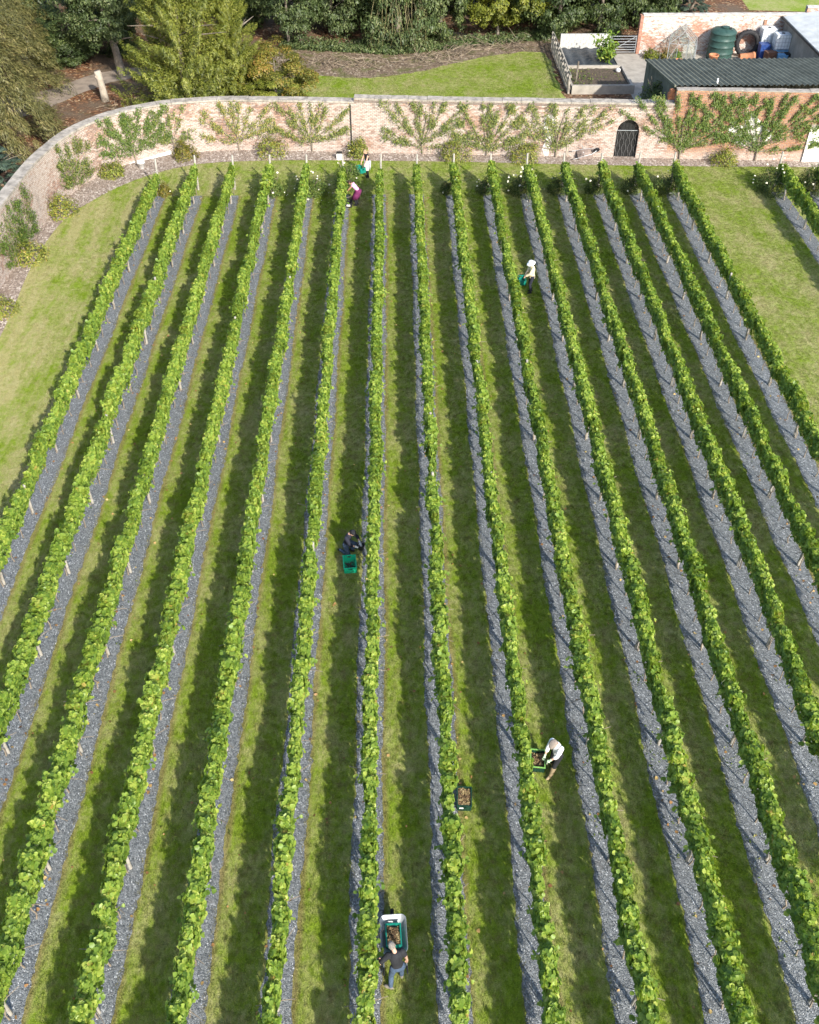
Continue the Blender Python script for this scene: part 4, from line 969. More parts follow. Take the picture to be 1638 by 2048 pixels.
for i, v in enumerate(mb.v):
    if v[2] > 1: mb.v[i] = (v[0], v[1], SH_Z0 - (v[1] + 63 - SH_Y0) * (SH_Z0 - SH_Z1) / (SH_Y1 - SH_Y0) - .02)
mb.obj('side_wall', 'green_sheet', shed)
mb = MB(); corr(mb, (.05, SH_Y1 - 63 - .03, 0), (W_SH - .1, 0, 0), (0, 0, 3.0), 80, .03, (0, 1, 0)); mb.obj('back_wall', 'green_sheet', shed)
o = MB().box((0, 0, 0), (.09, SH_Y1 - SH_Y0 + .1, .12), (math.atan2(SH_Z1 - SH_Z0, SH_Y1 - SH_Y0), 0, 0)).obj('barge_board', 'green_sheet', shed); o.location = (-.03, (SH_Y0 + SH_Y1) / 2 - 63, (SH_Z0 + SH_Z1) / 2 + .03)
MB().tube([(2.6, -3.3, 4.05), (2.6, -3.3, 4.42)], .05, 8).obj('vent_pipe', 'white_paint', shed)
shrub('climber', (16.5, 62.6, 2.0), .9, 1.5, 'rose_leaf', 555, 'dark leafy climber on the green side wall of the shed', None, 'climber', n=900, size=(.12, .22))
cl = empty('brick_pier', (16.55, 59.4, 3.3), label='broken brick pier end on top of the wall by the shed', cat='pier')
for q, (x, y, z, a) in enumerate(((0, 0, .1, .1), (.22, .03, .11, -.2), (.02, .02, .31, .3), (.2, .0, .32, -.1), (.1, .02, .50, .25))):
    me = MB().box((0, 0, 0), (.22, .26, .2)).mesh('brick', 'terracotta'); link('brick', me, cl, (x, y, z), (0, 0, a))
# concrete beds
def slab_box(name, x0, x1, y0, y1, z0, z1, mat, parent, off):
    return MB().box(((x0 + x1) / 2 - off[0], (y0 + y1) / 2 - off[1], (z0 + z1) / 2), (x1 - x0, y1 - y0, z1 - z0)).obj(name, mat, parent)
bd = empty('raised_bed', (14.6, 72.2, 0), label='nearer concrete raised bed with bare soil and weeds', cat='raised bed', group='concrete raised beds')
O = (14.6, 72.2)
slab_box('kerb_wall', 12.45, 16.85, 69.75, 69.95, .0, .60, 'concrete', bd, O); slab_box('kerb_wall', 12.55, 16.7, 74.15, 74.33, .0, .50, 'concrete', bd, O)
slab_box('kerb_wall', 16.66, 16.85, 69.953, 74.147, .0, .50, 'concrete', bd, O); slab_box('kerb_wall', 12.45, 12.6, 69.953, 74.147, .0, .45, 'concrete', bd, O)
mb = MB(); N = 18
for iy in range(N + 1):
    for ix in range(N + 1):
        mb.v.append((12.61 + ix / N * 4.04 - O[0], 69.96 + iy / N * 4.18 - O[1], .28 + .07 * random.random()))
mb.f = [(iy * (N + 1) + ix, iy * (N + 1) + ix + 1, (iy + 1) * (N + 1) + ix + 1, (iy + 1) * (N + 1) + ix) for iy in range(N) for ix in range(N)]; mb.n = len(mb.v)
mb.obj('soil', 'soil', bd, True)
rng = np.random.RandomState(3); n = 260
C = np.stack([rng.uniform(12.7, 14.2, n), rng.uniform(70.2, 73.8, n), rng.uniform(.34, .5, n)], 1); C[:90, 0] = rng.uniform(12.7, 16.3, 90)
V, F, idx = leaves(C, rng.normal(0, .5, (n, 3)) + [0, 0, 1], rng.uniform(.1, .2, n), rng, 'oval')
tag(link('bed_weeds', np_mesh('bed_weeds', V, F, 'pear_leaf', rng.rand(len(F)))), 'green weeds on the soil of the nearer raised bed', 'weeds', None, 'stuff')
bd2 = empty('raised_bed', (14.6, 76.5, 0), label='farther concrete raised bed covered with dark plastic sheeting', cat='raised bed', group='concrete raised beds')
O = (14.6, 76.5)
slab_box('kerb_wall', 16.5, 16.66, 74.34, 78.75, .0, .42, 'concrete', bd2, O); slab_box('kerb_wall', 12.7, 12.85, 74.34, 78.75, .0, .40, 'concrete', bd2, O)
mb = MB()
for iy in range(31):
    for ix in range(31):
        mb.v.append((12.86 + ix / 30 * 3.62 - O[0], 74.35 + iy / 30 * 4.38 - O[1], .30 + .05 * random.random() + .05 * math.sin(ix * .9)))
mb.f = [(iy * 31 + ix, iy * 31 + ix + 1, (iy + 1) * 31 + ix + 1, (iy + 1) * 31 + ix) for iy in range(30) for ix in range(30)]; mb.n = len(mb.v)
mb.obj('plastic_sheet', 'tarp', bd2, True)
pst = MB(); pst.tube([(0, 0, 0), (.02, 0, .7), (.05, 0, 1.5)], [.075, .07, .065], 8); o = pst.obj('bed_post', 'bark'); o.location = (12.95, 71.4, .2); tag(o, 'short dark wooden post in the corner of the soil bed', 'post')
o = MB().ball((0, 0, .16), (.19, .22, .16), 10, 7).obj('garden_stone', 'limewash', None, True); o.location = (16.3, 73.3, .30); tag(o, 'small pale round stone on the soil bed', 'stone')
# leafy plant standing in the sheeted bed
pl = empty('leafy_plant', (15.7, 75.4, .3), label='tall bright green leafy plant in the sheeted bed', cat='plant')
rng = np.random.RandomState(12)
for q, (x, y, hh) in enumerate(((-.6, .5, 1.6), (.25, .2, 1.9), (.0, -.5, 1.2), (.5, -.2, 1.5))):
    MB().tube([(x * .4, y * .4, 0), (x * .8, y * .8, hh * .6), (x, y, hh)], [.04, .03, .015], 6).obj('stem', 'lime_leaf', pl)
    n = 95; t = rng.uniform(.25, 1, n); C = np.stack([x * t, y * t, hh * t], 1) + rng.normal(0, .24, (n, 3)); C[:, 2] = np.maximum(C[:, 2], .1)
    V, F, idx = leaves(C, rng.normal(0, .4, (n, 3)) + [0, -.3, .9], rng.uniform(.25, .45, n), rng, 'oval', rng.normal(0, .5, (n, 3)) + [0, 0, -.5]); link('foliage', np_mesh('foliage', V, F, 'lime_leaf', rng.rand(len(F))), pl)['kind'] = 'stuff'
# concrete block wall, block by block
bw = empty('block_wall', (14.75, 79.0, 0), label='low grey concrete block wall behind the raised beds', cat='wall')
BLK = MB().box((0, 0, 0), (.436, .2, .206)).mesh('block', 'block_grey')
for r_i in range(6):
    x = 12.78 - (.22 if r_i % 2 else 0); 
    while x < 16.6:
        xa, xb = max(x, 12.78), min(x + .44, 16.62)
        if xb - xa > .05:
            o = link('block', BLK, bw, ((xa + xb) / 2 - 14.75, random.uniform(-.006, .006), .11 + r_i * .212)); o.scale = ((xb - xa - .012) / .436, 1, 1)
        x += .44
# field gate
fg = empty('field_gate', (17.55, 78.35, 0), label='galvanised seven-bar field gate beside the block wall', cat='gate')
for z in (.14, .32, .50, .68, .88, 1.08, 1.28): MB().tube([(-.95, 0, z), (.95, 0, z)], .022, 7).obj('bar', 'galvanised', fg)
for x in (-.95, .95): MB().tube([(x, 0, .1), (x, 0, 1.32)], .03, 8).obj('stile', 'galvanised', fg)
MB().tube([(-.95, .03, .14), (.95, .03, 1.28)], .02, 7).obj('brace', 'galvanised', fg)
# timber fence at the left of the beds
fn = empty('timber_fence', (12.25, 74.5, 0), label='leaning grey timber fence along the left of the beds', cat='fence')
for k, y in enumerate(np.linspace(69.9, 79.6, 9)):
    MB().box((.01 * (k % 3), y - 74.5, .62), (.10, .10, 1.28), (0, R(random.uniform(-5, 3)), 0)).obj('fence_post', 'grey_wood', fn)
for z in (.35, .75, 1.15):
    for k in range(4):
        y0 = 69.9 + k * 2.42; MB().box((.09, y0 + 1.21 - 74.5, z + random.uniform(-.02, .02)), (.035, 2.40, .13), (R(random.uniform(-.8, .8)), R(4), 0)).obj('rail', 'grey_wood', fn)
for k in range(30):
    MB().box((-.09, 69.9 + k * .325 - 74.5, .5), (.025, .17, .95 + random.uniform(-.1, .12)), (R(random.uniform(-3, 3)), R(-3), 0)).obj('paling', 'grey_wood', fn)
# white flaking wall
ww = empty('flaking_wall', (25, 78.6, 0), label='brick wall with flaking white paint behind the yard', cat='wall')
def uvbox(name, c, size, mat, parent):
    o = MB().box(c, size).obj(name, mat, parent); me = o.data; l = me.uv_layers.new(name='UVMap')
    uv = []
    for p in me.polygons:
        for li in p.loop_indices:
            v = me.vertices[me.loops[li].vertex_index].co; nn = p.normal
            uv.append((v.x + 25, v.z) if abs(nn.y) > .5 else ((v.y, v.z) if abs(nn.x) > .5 else (v.x, v.y)))
    l.data.foreach_set('uv', np.array(uv, np.float32).ravel()); return o
uvbox('brickwork', (0, 0, 1.34), (12.3, .40, 2.68), 'flaking_brick', ww)
uvbox('pier', (-6.28, -.02, 1.36), (.24, .46, 2.72), 'red_brick', ww)
uvbox('pier', (3.1, -.24, 1.2), (.22, .12, 2.4), 'warm_brick', ww)
for k in range(13): MB().box((-6.2 + .95 * k + .47, 0, 2.68 + .05), (.935, .5, .09), (0, R(random.uniform(-.6, .6)), 0)).obj('coping_stone', 'stone_pale', ww)
uvbox('brickwork', (9.4, .6, 1.5), (6.2, .40, 3.0), 'flaking_brick', ww)
for k in range(6): MB().box((6.3 + 1.03 * k + .52, .6, 3.06), (1.01, .5, .10), (0, R(random.uniform(-1, 1)), 0)).obj('coping_stone', 'stone_pale', ww)
# right-hand outbuilding with pale roof
ob = empty('outbuilding', (31.8, 73.5, 0), label='grey rendered outbuilding with pale metal roof at right edge', cat='outbuilding')
MB().box((0, 0, 1.25), (4.6, 9.4, 2.5)).obj('wall', 'render_grey', ob)
for k in range(6):
    mb = MB(); corr(mb, (-2.45, -4.8 + k * 1.6, 2.62), (0, 1.62, 0), (4.9, 0, .75), 6, .04, (0, 0, 1)); mb.obj('roof_sheet', 'pale_sheet', ob)
MB().box((-2.52, 0, 2.58), (.12, 9.7, .14)).obj('gutter', 'black_iron', ob)
# greenhouse
gh = empty('greenhouse', (21.75, 77.0, 0), R(-14), 'small aluminium greenhouse with glass panes in the yard', 'greenhouse')
gw, gd, ge, gr_ = 1.0, .95, 1.35, 2.25
def bar(a, b_, name='glazing_bar', r=.022): return MB().tube([a, b_], r, 4).obj(name, 'galvanised', gh)
for y in (-gd, gd):
    bar((-gw, y, 0), (-gw, y, ge), 'corner_post', .028); bar((gw, y, 0), (gw, y, ge), 'corner_post', .028)
    bar((-gw, y, ge), (0, y, gr_), 'rafter', .028); bar((gw, y, ge), (0, y, gr_), 'rafter', .028); bar((-gw, y, ge), (gw, y, ge), 'tie_bar')
for x, z, n_ in ((-gw, ge, 'eaves'), (gw, ge, 'eaves'), (0, gr_, 'ridge'), (-gw, .04, 'sill'), (gw, .04, 'sill')): bar((x, -gd, z), (x, gd, z), n_, .026)
bar((-.35, -gd, 0), (-.35, -gd, 1.9), 'door_stile'); bar((.35, -gd, 0), (.35, -gd, 1.9), 'door_stile'); bar((gw, -gd, .1), (.35, -gd, ge), 'brace'); bar((-gw, -gd, .1), (-.35, -gd, ge), 'brace')
for y in (-.32, .32):
    for sx in (-1, 1): bar((sx * gw, y, 0), (sx * gw, y, ge)); bar((sx * gw, y, ge), (0, y, gr_))
for sx in (-1, 1):
    for k in range(3):
        y0, y1 = -gd + k * 2 * gd / 3 + .02, -gd + (k + 1) * 2 * gd / 3 - .02
        MB().add([(sx * (gw + .004), y0, .06), (sx * (gw + .004), y1, .06), (sx * (gw + .004), y1, ge - .02), (sx * (gw + .004), y0, ge - .02)], [(0, 1, 2, 3)]).obj('pane', 'glass', gh)
        MB().add([(sx * gw, y0, ge + .03), (sx * gw, y1, ge + .03), (sx * .02, y1, gr_ + .01), (sx * .02, y0, gr_ + .01)], [(0, 1, 2, 3)]).obj('pane', 'glass', gh)
for y in (-gd, gd):
    MB().add([(-gw, y, ge + .02), (gw, y, ge + .02), (0, y, gr_ - .02)], [(0, 1, 2)]).obj('pane', 'glass', gh)
    for x0, x1 in ((-gw, -.37), (.37, gw)): MB().add([(x0, y, .05), (x1, y, .05), (x1, y, ge - .03), (x0, y, ge - .03)], [(0, 1, 2, 3)]).obj('pane', 'glass', gh)
shrub('potted_tomato', (21.5, 77.1, .0), .35, .8, 'lime_leaf', 601, 'green plant growing inside the small greenhouse', None, 'plant', n=240, size=(.14, .24))
shrub('yard_bush', (19.6, 77.3, 0), .75, .75, 'gold_leaf', 602, 'yellow-green plants at the foot of the flaking wall', 'yard plants', n=420, size=(.14, .26))
shrub('yard_bush', (20.55, 76.7, 0), .45, .95, 'bronze_leaf', 603, 'reddish-brown plant left of the greenhouse', 'yard plants', n=260, size=(.14, .26))
# water tank
wt = empty('water_tank', (24.75, 77.3, 0), label='dark green ribbed plastic water tank in the yard', cat='water tank')
prof = [(.93, 0), (.95, .05)]
for k in range(4):
    z = .08 + k * .46; prof += [(.95, z), (.93, z + .16), (.93, z + .32), (.955, z + .38), (.985, z + .40), (.985, z + .44), (.955, z + .455)]
prof += [(.93, 1.96), (.86, 2.03), (.45, 2.16), (.26, 2.19), (.26, 2.22)]
MB().lathe(prof, 32).obj('shell', 'tank_green', wt, True)
MB().lathe([(.30, 2.21), (.30, 2.27), (.26, 2.29), (.0, 2.30)], 18, (.05, -.15, 0)).obj('lid', 'tank_green', wt)
for a in range(8):
    MB().box((.62 * math.cos(a * .785), .62 * math.sin(a * .785), 2.10), (.34, .07, .05), (0, .28, a * .785)).obj('rib', 'tank_green', wt)
MB().box((.35, -.35, 2.2), (.16, .10, .14)).obj('filler_spout', 'crate_black', wt)
# tractor tyre
ty = empty('tractor_tyre', (26.85, 77.7, .93), label='big black tractor tyre leaning upright against the flaking wall', cat='tyre'); ty.rotation_euler = (R(-9), 0, R(-4))
prof = [(.62, -.16), (.74, -.21), (.88, -.20), (.93, -.12), (.94, 0), (.93, .12), (.88, .20), (.74, .21), (.62, .16), (.60, 0), (.62, -.16)]
MB().lathe(prof, 36, (0, 0, 0), (math.pi / 2, 0, 0)).obj('carcass', 'rubber', ty, True)
for k in range(22):
    a = k / 22 * 2 * math.pi
    for sgn in (-1, 1):
        M = Matrix.Rotation(-a, 3, 'Y') @ Matrix.Rotation(sgn * .6, 3, 'X').to_3x3()
        p = Matrix.Rotation(-a, 3, 'Y') @ Vector((.935, sgn * .09, 0)); m_ = MB(); m_.box(p, (.05, .20, .05), Matrix.Rotation(-a, 3, 'Y') @ Matrix.Rotation(sgn * .6, 3, 'X')); m_.obj('tread_lug', 'rubber', ty)
# IBC totes
def tote(X, Y, z, label):
    t = empty('bulk_tank', (X, Y, z), label=label, cat='tank', group='white caged tanks in the yard')
    mb = MB(); mb.box((0, 0, .16 + .50), (1.12, .94, 1.0), taper=.97); o = mb.obj('bottle', 'ibc_white', t); bv = o.modifiers.new('b', 'BEVEL'); bv.width = .07; bv.segments = 3
    MB().lathe([(.13, 1.14), (.13, 1.20), (.0, 1.21)], 14).obj('cap', 'crate_black', t)
    for k, x in enumerate(np.linspace(-.58, .58, 6)):
        for y in (-.495, .495): MB().tube([(x, y, .14), (x, y, 1.18)], .013, 6).obj('cage_bar', 'galvanised', t)
    for y in np.linspace(-.3, .3, 3):
        for x in (-.585, .585): MB().tube([(x, y, .14), (x, y, 1.18)], .013, 6).obj('cage_bar', 'galvanised', t)
    for zz in (.16, .42, .68, .94, 1.18): MB().tube([(-.585, -.50, zz), (.585, -.50, zz), (.585, .50, zz), (-.585, .50, zz), (-.585, -.50, zz)], .014, 6).obj('cage_ring', 'galvanised', t)
    mb = MB()
    for y in (-.42, 0, .42): mb.box((0, y, .06), (1.2, .12, .11))
    mb.box((0, 0, .125), (1.2, 1.0, .02)); mb.obj('pallet', 'light_blue', t)
tote(28.3, 77.75, .86, 'left white caged tank set further back by the wall'); tote(29.0, 76.55, .80, 'right white caged tank nearest the outbuilding')
for X, Y, zt, lab in ((28.3, 77.75, .85, 'block plinth under the left caged tank'), (29.0, 76.55, .79, 'block plinth under the right caged tank')):
    pp = empty('block_plinth', (X, Y, 0), label=lab, cat='plinth')
    for zz in range(4):
        for xx in (-.3, .3): o = link('block', BLK, pp, (xx, 0, (zz + .5) * zt / 4)); o.scale = (1.3, 4.6, zt / 4 / .206 * .98)
# pots, bins, boxes
def pot(X, Y, r, h, label, lying=False):
    p = empty('terracotta_pot', (X, Y, 0 if not lying else r), label=label, cat='pot')
    if lying: p.rotation_euler = (0, math.pi / 2, R(6))
    MB().lathe([(r * .72, 0), (r * .95, h * .85), (r * 1.05, h * .85), (r * 1.05, h), (r * .92, h), (r * .88, h * .8), (r * .66, .06), (0, .06)], 20).obj('body', 'terracotta', p, True)
    return p
pot(24.0, 76.15, .36, .62, 'round terracotta pot in front of the green tank'); q = pot(26.1, 76.6, .30, 1.15, 'long terracotta pipe lying in front of the tyre', True)
pot(21.3, 75.75, .24, .42, 'small terracotta pot at the greenhouse door')
def bin_(X, Y, w, d, h, mat, lab, lidmat=None, name='storage_bin', cat='bin', rz=0):
    b_ = empty(name, (X, Y, 0), rz, lab, cat)
    mb = MB(); mb.box((0, 0, h / 2), (w * .88, d * .88, h), taper=1.12); mb.obj('body', mat, b_)
    MB().box((0, 0, h + .03), (w * 1.03, d * 1.03, .055)).obj('lid', lidmat or mat, b_); MB().box((0, -d / 2 - .01, h * .8), (w * .4, .03, .06)).obj('handle', lidmat or mat, b_)
bin_(27.85, 76.7, .72, .72, 1.15, 'blue_plastic', 'dark blue plastic bin left of the caged tanks'); bin_(28.15, 75.9, .8, .6, .85, 'brown_box', 'brown wooden box in front of the blue bin', None, 'wooden_box', 'box', .2)
bin_(28.95, 75.55, .7, .5, .75, 'light_blue', 'light blue plastic box on the yard floor', None, 'plastic_box', 'box', -.1); bin_(29.4, 75.6, .5, .5, .8, 'crate_black', 'black plastic box below the right caged tank', None, 'plastic_box', 'box'); bin_(29.35, 74.9, .5, .45, .5, 'brown_box', 'small brown box beside the outbuilding wall', None, 'wooden_box', 'box', .3)
# bucket and box at the wall foot
bu = empty('white_bucket', tuple(G(284, 336)), label='white bucket at the foot of the pale-trunk fan tree', cat='bucket')
MB().lathe([(.0, .0), (.17, 0), (.23, .34), (.245, .34), (.245, .37), (.22, .37), (.165, .03), (0, .03)], 18).obj('body', 'white_paint', bu, True)
MB().tube([(-.24, 0, .33), (-.2, 0, .50), (0, 0, .57), (.2, 0, .50), (.24, 0, .33)], .010, 5).obj('handle', 'wire', bu)
bx_ = empty('white_box', tuple(G(679, 318)), label='small white box behind the sixth vine row', cat='box')
MB().box((0, 0, .2), (.32, .3, .38)).obj('body', 'white_paint', bx_); MB().box((0, 0, .41), (.35, .33, .04)).obj('lid', 'crate_black', bx_)

# ------------------------------------------------------------------ crates, grapes, wheelbarrows
def crate(loc, rz, mat, label, rim=None, tilt=(0, 0), w=.40, l=.60, h=.26):
    """harvest crate: floor, ribbed walls with hand holes, turned rim"""
    c = empty('harvest_crate', loc, rz, label, 'crate', 'grape harvest crates'); c.rotation_euler = (tilt[0], tilt[1], rz)
    t = .014
    MB().box((0, 0, .012), (w - .04, l - .04, .018)).obj('floor', mat, c)
    def side(n, length):
        mb = MB()
        mb.box((0, 0, h * .33), (length, t, h * .62))                                    # lower wall
        mb.box((-length * .34, 0, h * .81), (length * .32, t, h * .335)); mb.box((length * .34, 0, h * .81), (length * .32, t, h * .335))   # beside the hand hole
        mb.box((0, 0, h * .94), (length * .36, t, h * .08))
        for k in range(5): mb.box((-length * .42 + k * length * .21, -t * .9, h * .32), (.012, t, h * .58))
        return mb
    for sx in (-1, 1):
        o = side('wall_panel', w - 2 * t).obj('wall_panel', mat, c); o.location = (0, sx * (l / 2 - t), 0); o.rotation_euler = (0, 0, 0 if sx < 0 else math.pi)
        o = side('wall_panel', l - 2 * t).obj('wall_panel', mat, c); o.location = (sx * (w / 2 - t), 0, 0); o.rotation_euler = (0, 0, math.pi / 2 if sx > 0 else -math.pi / 2)
    mb = MB(); r_ = .020
    for sx in (-1, 1):
        mb.box((0, sx * (l / 2 - .004), h + .006), (w + .03, .034, .020)); mb.box((sx * (w / 2 - .004), 0, h + .006), (.034, l - .043, .0195))
    mb.obj('rim', rim or mat, c)
    return c
def grapes(parent_loc, rz, n, z, mat, label, w=.36, l=.55, dy=0.0):
    rng = np.random.RandomState(int(abs(parent_loc[0]) * 100) + n); V = []; F = []; rr = []; base = MB(); base.ball((0, 0, 0), 1, 6, 4)
    bv = np.array(base.v); bf = base.f
    tri = []
    for f in bf: tri += [f] if len(f) == 3 else [(f[0], f[1], f[2]), (f[0], f[2], f[3])]
    tri = np.array(tri); k = 0
    for b_ in range(n):
        cx, cy = rng.uniform(-w / 2, w / 2) * .9, rng.uniform(-l / 2, l / 2) * .9 + dy; a = rng.uniform(0, 6.28); tone = rng.uniform(.15, .85)
        for q in range(16):
            t = rng.uniform(-1, 1); rad = .030 * (1 - .45 * (t + 1) / 2)
            p = np.array([cx + math.cos(a) * t * .065 + rng.normal(0, rad * .8), cy + math.sin(a) * t * .065 + rng.normal(0, rad * .8), z + rng.uniform(0, .035) + .03 * math.sin(b_ * 1.7)])
            p[0] = np.clip(p[0], -w / 2, w / 2); p[1] = np.clip(p[1], -l / 2, l / 2)
            V.append(bv * .016 * rng.uniform(.8, 1.15) + p); F.append(tri + k); k += len(bv); rr.append(np.full(len(tri), np.clip(tone + rng.normal(0, .12), 0, 1)))
    me = np_mesh('grapes', np.concatenate(V), np.concatenate(F), mat, np.concatenate(rr))
    o = link('grapes', me, None, parent_loc, (0, 0, rz)); tag(o, label, 'grapes', None, 'stuff')
p = G(700, 1134); crate(p, R(6), 'crate_jade', 'bright jade-green crate on the grass below the kneeling picker', w=.44, l=.64)
grapes(p, R(6), 30, .06, 'berries_dark', 'dark grapes in the near half of the jade crate', dy=-.13, l=.60)
p = G(928, 1603); crate(p, R(-3), 'crate_dark', 'dark green crate full of grapes alone on the grass'); grapes(p, R(-3), 95, .20, 'berries', 'brownish-gold grapes heaped in the lone dark green crate')
MB_l = MB().box((0, 0, 0), (.11, .004, .055)).obj('label_tag', 'white_paint', [o for o in COL.objects if o.name.startswith('harvest_crate')][-1]); MB_l.location = (-.08, -.308, .16)
p = G(1074, 1527); crate(p, R(-7), 'crate_dark', 'crate with pale green rim beside the picker in the flat cap', 'crate_light', w=.42); grapes(p, R(-7), 60, .12, 'berries', 'grapes in the pale-rimmed crate below the vine row')
crate(G(1042, 566), R(5), 'crate_teal', 'dark teal crate half under the vines left of the hat wearer')
p = G(698, 412); crate(p, R(-4), 'crate_black', 'black crate at the foot of the picker in the purple apron', w=.36, l=.5)
o = MB().box((0, 0, 0), (.2, .004, .10)).obj('label_tag', 'white_paint', [o for o in COL.objects if o.name.startswith('harvest_crate')][-1]); o.location = (0, -.262, .15)

def rounded(w, l, r, n=6):
    out = []
    for cx, cy, a0 in ((w / 2 - r, l / 2 - r, 0), (-w / 2 + r, l / 2 - r, 90), (-w / 2 + r, -l / 2 + r, 180), (w / 2 - r, -l / 2 + r, 270)):
        for k in range(n + 1): a = R(a0 + 90 * k / n); out.append((cx + r * math.cos(a), cy + r * math.sin(a)))
    return out
def barrow(loc, rot, label, traymat):
    """tray toward +y, handles toward -y, wheel at the front"""
    b_ = empty('wheelbarrow', loc, 0, label, 'wheelbarrow', 'wheelbarrows'); b_.rotation_euler = rot
    lv = []
    for w, l, r, z, dy in ((.40, .48, .10, .34, .02), (.53, .74, .12, .47, .01), (.64, .95, .13, .61, 0), (.67, .98, .14, .625, 0), (.67, .98, .14, .610, 0), (.63, .94, .125, .600, 0), (.52, .73, .115, .475, .01), (.39, .47, .095, .352, .02)):
        lv.append([(x, y + dy, z) for x, y in rounded(w, l, r)])
    n = len(lv[0]); mb = MB(); mb.v = [p for L_ in lv for p in L_]; mb.n = len(mb.v)
    mb.f = [(i * n + k, i * n + (k + 1) % n, (i + 1) * n + (k + 1) % n, (i + 1) * n + k) for i in range(len(lv) - 1) for k in range(n)] + [tuple(range(n))[::-1], tuple((len(lv) - 1) * n + k for k in range(n))]
    mb.obj('tray', traymat, b_, True)
    for sx in (-1, 1):
        MB().tube([(sx * .06, .62, .20), (sx * .20, .30, .32), (sx * .25, -.2, .42), (sx * .27, -.55, .55), (sx * .28, -.80, .60)], .016, 8).obj('frame_rail', 'galvanised', b_)
        MB().tube([(sx * .28, -.80, .60), (sx * .285, -.98, .62)], .021, 8).obj('grip', 'rubber', b_)
        MB().tube([(sx * .25, -.15, .41), (sx * .24, -.28, .02), (sx * .20, -.34, .015)], .015, 7).obj('leg', 'galvanised', b_)
    MB().lathe([(.12, -.035), (.17, -.045), (.195, -.02), (.20, 0), (.195, .02), (.17, .045), (.12, .035), (.12, -.035)], 24, (0, .62, .2), (0, math.pi / 2, 0)).obj('tyre', 'rubber', b_, True)
    MB().lathe([(.0, -.03), (.12, -.02), (.12, .02), (.0, .03)], 16, (0, .62, .2), (0, math.pi / 2, 0)).obj('wheel_hub', 'crate_black', b_)
    return b_
WBP = G(787, 1868, .60); WBP.z = 0
barrow(WBP, (0, 0, R(3)), 'galvanised wheelbarrow carrying a crate, pushed by the man in black', 'galvanised')
crate((WBP.x, WBP.y - .02, .362), R(3), 'crate_teal', 'teal crate of grapes lying in the galvanised wheelbarrow', w=.37, l=.55, h=.24)
grapes((WBP.x, WBP.y - .02, .365), R(3), 80, .17, 'berries', 'golden-brown grapes in the crate in the wheelbarrow', w=.32, l=.48)
bp_ = G(1170, 314); barrow((bp_.x + .0, bp_.y - .52, .74), (R(180), R(-34), R(98)), 'grey wheelbarrow turned upside down against the brick wall', 'rusty_tray')

# ------------------------------------------------------------------ people
def fuse(mb, voxel, smooth=3, dec=None):
    me = mb.mesh('tmp', None); o = bpy.data.objects.new('tmp', me); COL.objects.link(o)
    r_ = o.modifiers.new('r', 'REMESH'); r_.mode = 'VOXEL'; r_.voxel_size = voxel; r_.use_smooth_shade = True
    sm = o.modifiers.new('s', 'SMOOTH'); sm.iterations = smooth; sm.factor = .5
    if dec: d_ = o.modifiers.new('d', 'DECIMATE'); d_.ratio = dec
    bpy.context.view_layer.update()
    out = bpy.data.meshes.new_from_object(o.evaluated_get(bpy.context.evaluated_depsgraph_get()))
    bpy.data.objects.remove(o); bpy.data.meshes.remove(me); return out
def ik(a, b_, l1, l2, pole):
    d = b_ - a; L_ = min(d.length, (l1 + l2) * .995); u = d.normalized(); x = (l1 * l1 - l2 * l2 + L_ * L_) / (2 * L_); h = math.sqrt(max(0, l1 * l1 - x * x))
    p = Vector(pole); p = (p - u * p.dot(u)); p = p.normalized() if p.length > 1e-4 else u.orthogonal().normalized()
    return a + u * x + p * h, a + u * L_
def pose(pel=(0, 0, .94), lean=0, side=0, twist=0, head=(0, 0), hl=(-.3, .1, .8), hr=(.3, .1, .8), fl=(-.10, 0), fr=(.10, 0), fz=(.08, .08), pole_l=(-1, -.4, -.2), pole_r=(1, -.4, -.2), kpole=((-.1, 1, .2), (.1, 1, .2)), toe=(0, 0)):
    J = {}; pel = Vector(pel); Mx = Matrix.Rotation(R(-lean), 3, 'X') @ Matrix.Rotation(R(side), 3, 'Y'); u = Mx @ Vector((0, 0, 1)); rt = Matrix.Rotation(R(twist), 3, 'Z') @ Vector((1, 0, 0)); rt = (rt - u * rt.dot(u)).normalized()
    J['pel'] = pel; J['waist'] = pel + u * .14; J['chest'] = pel + u * .34; J['neck'] = pel + u * .50; J['u'] = u; J['rt'] = rt; J['fw'] = u.cross(rt)
    hm = Mx @ Matrix.Rotation(R(-head[0]), 3, 'X') @ Matrix.Rotation(R(head[1]), 3, 'Y'); J['hm'] = hm; J['head'] = J['neck'] + hm @ Vector((0, .02, .165))
    for sgn, k, h_, po, f_, zz, kp in ((-1, 'L', hl, pole_l, fl, fz[0], kpole[0]), (1, 'R', hr, pole_r, fr, fz[1], kpole[1])):
        sh = pel + u * .45 + rt * sgn * .175; J['s' + k] = sh; J['e' + k], J['w' + k] = ik(sh, Vector(h_), .285, .25, po)
        hp = pel + rt * sgn * .095 - Vector((0, 0, .03)); J['h' + k] = hp; J['k' + k], J['a' + k] = ik(hp, Vector((f_[0], f_[1], zz)), .43, .42, kp)
    J['toe'] = toe; return J
def chain(mb, pts, rad, n=10, flat=1.0):
    mb.tube(pts, rad, n, True, flat)
    for p, r in zip(pts, rad): mb.ball(p, r * .98, n, 6)
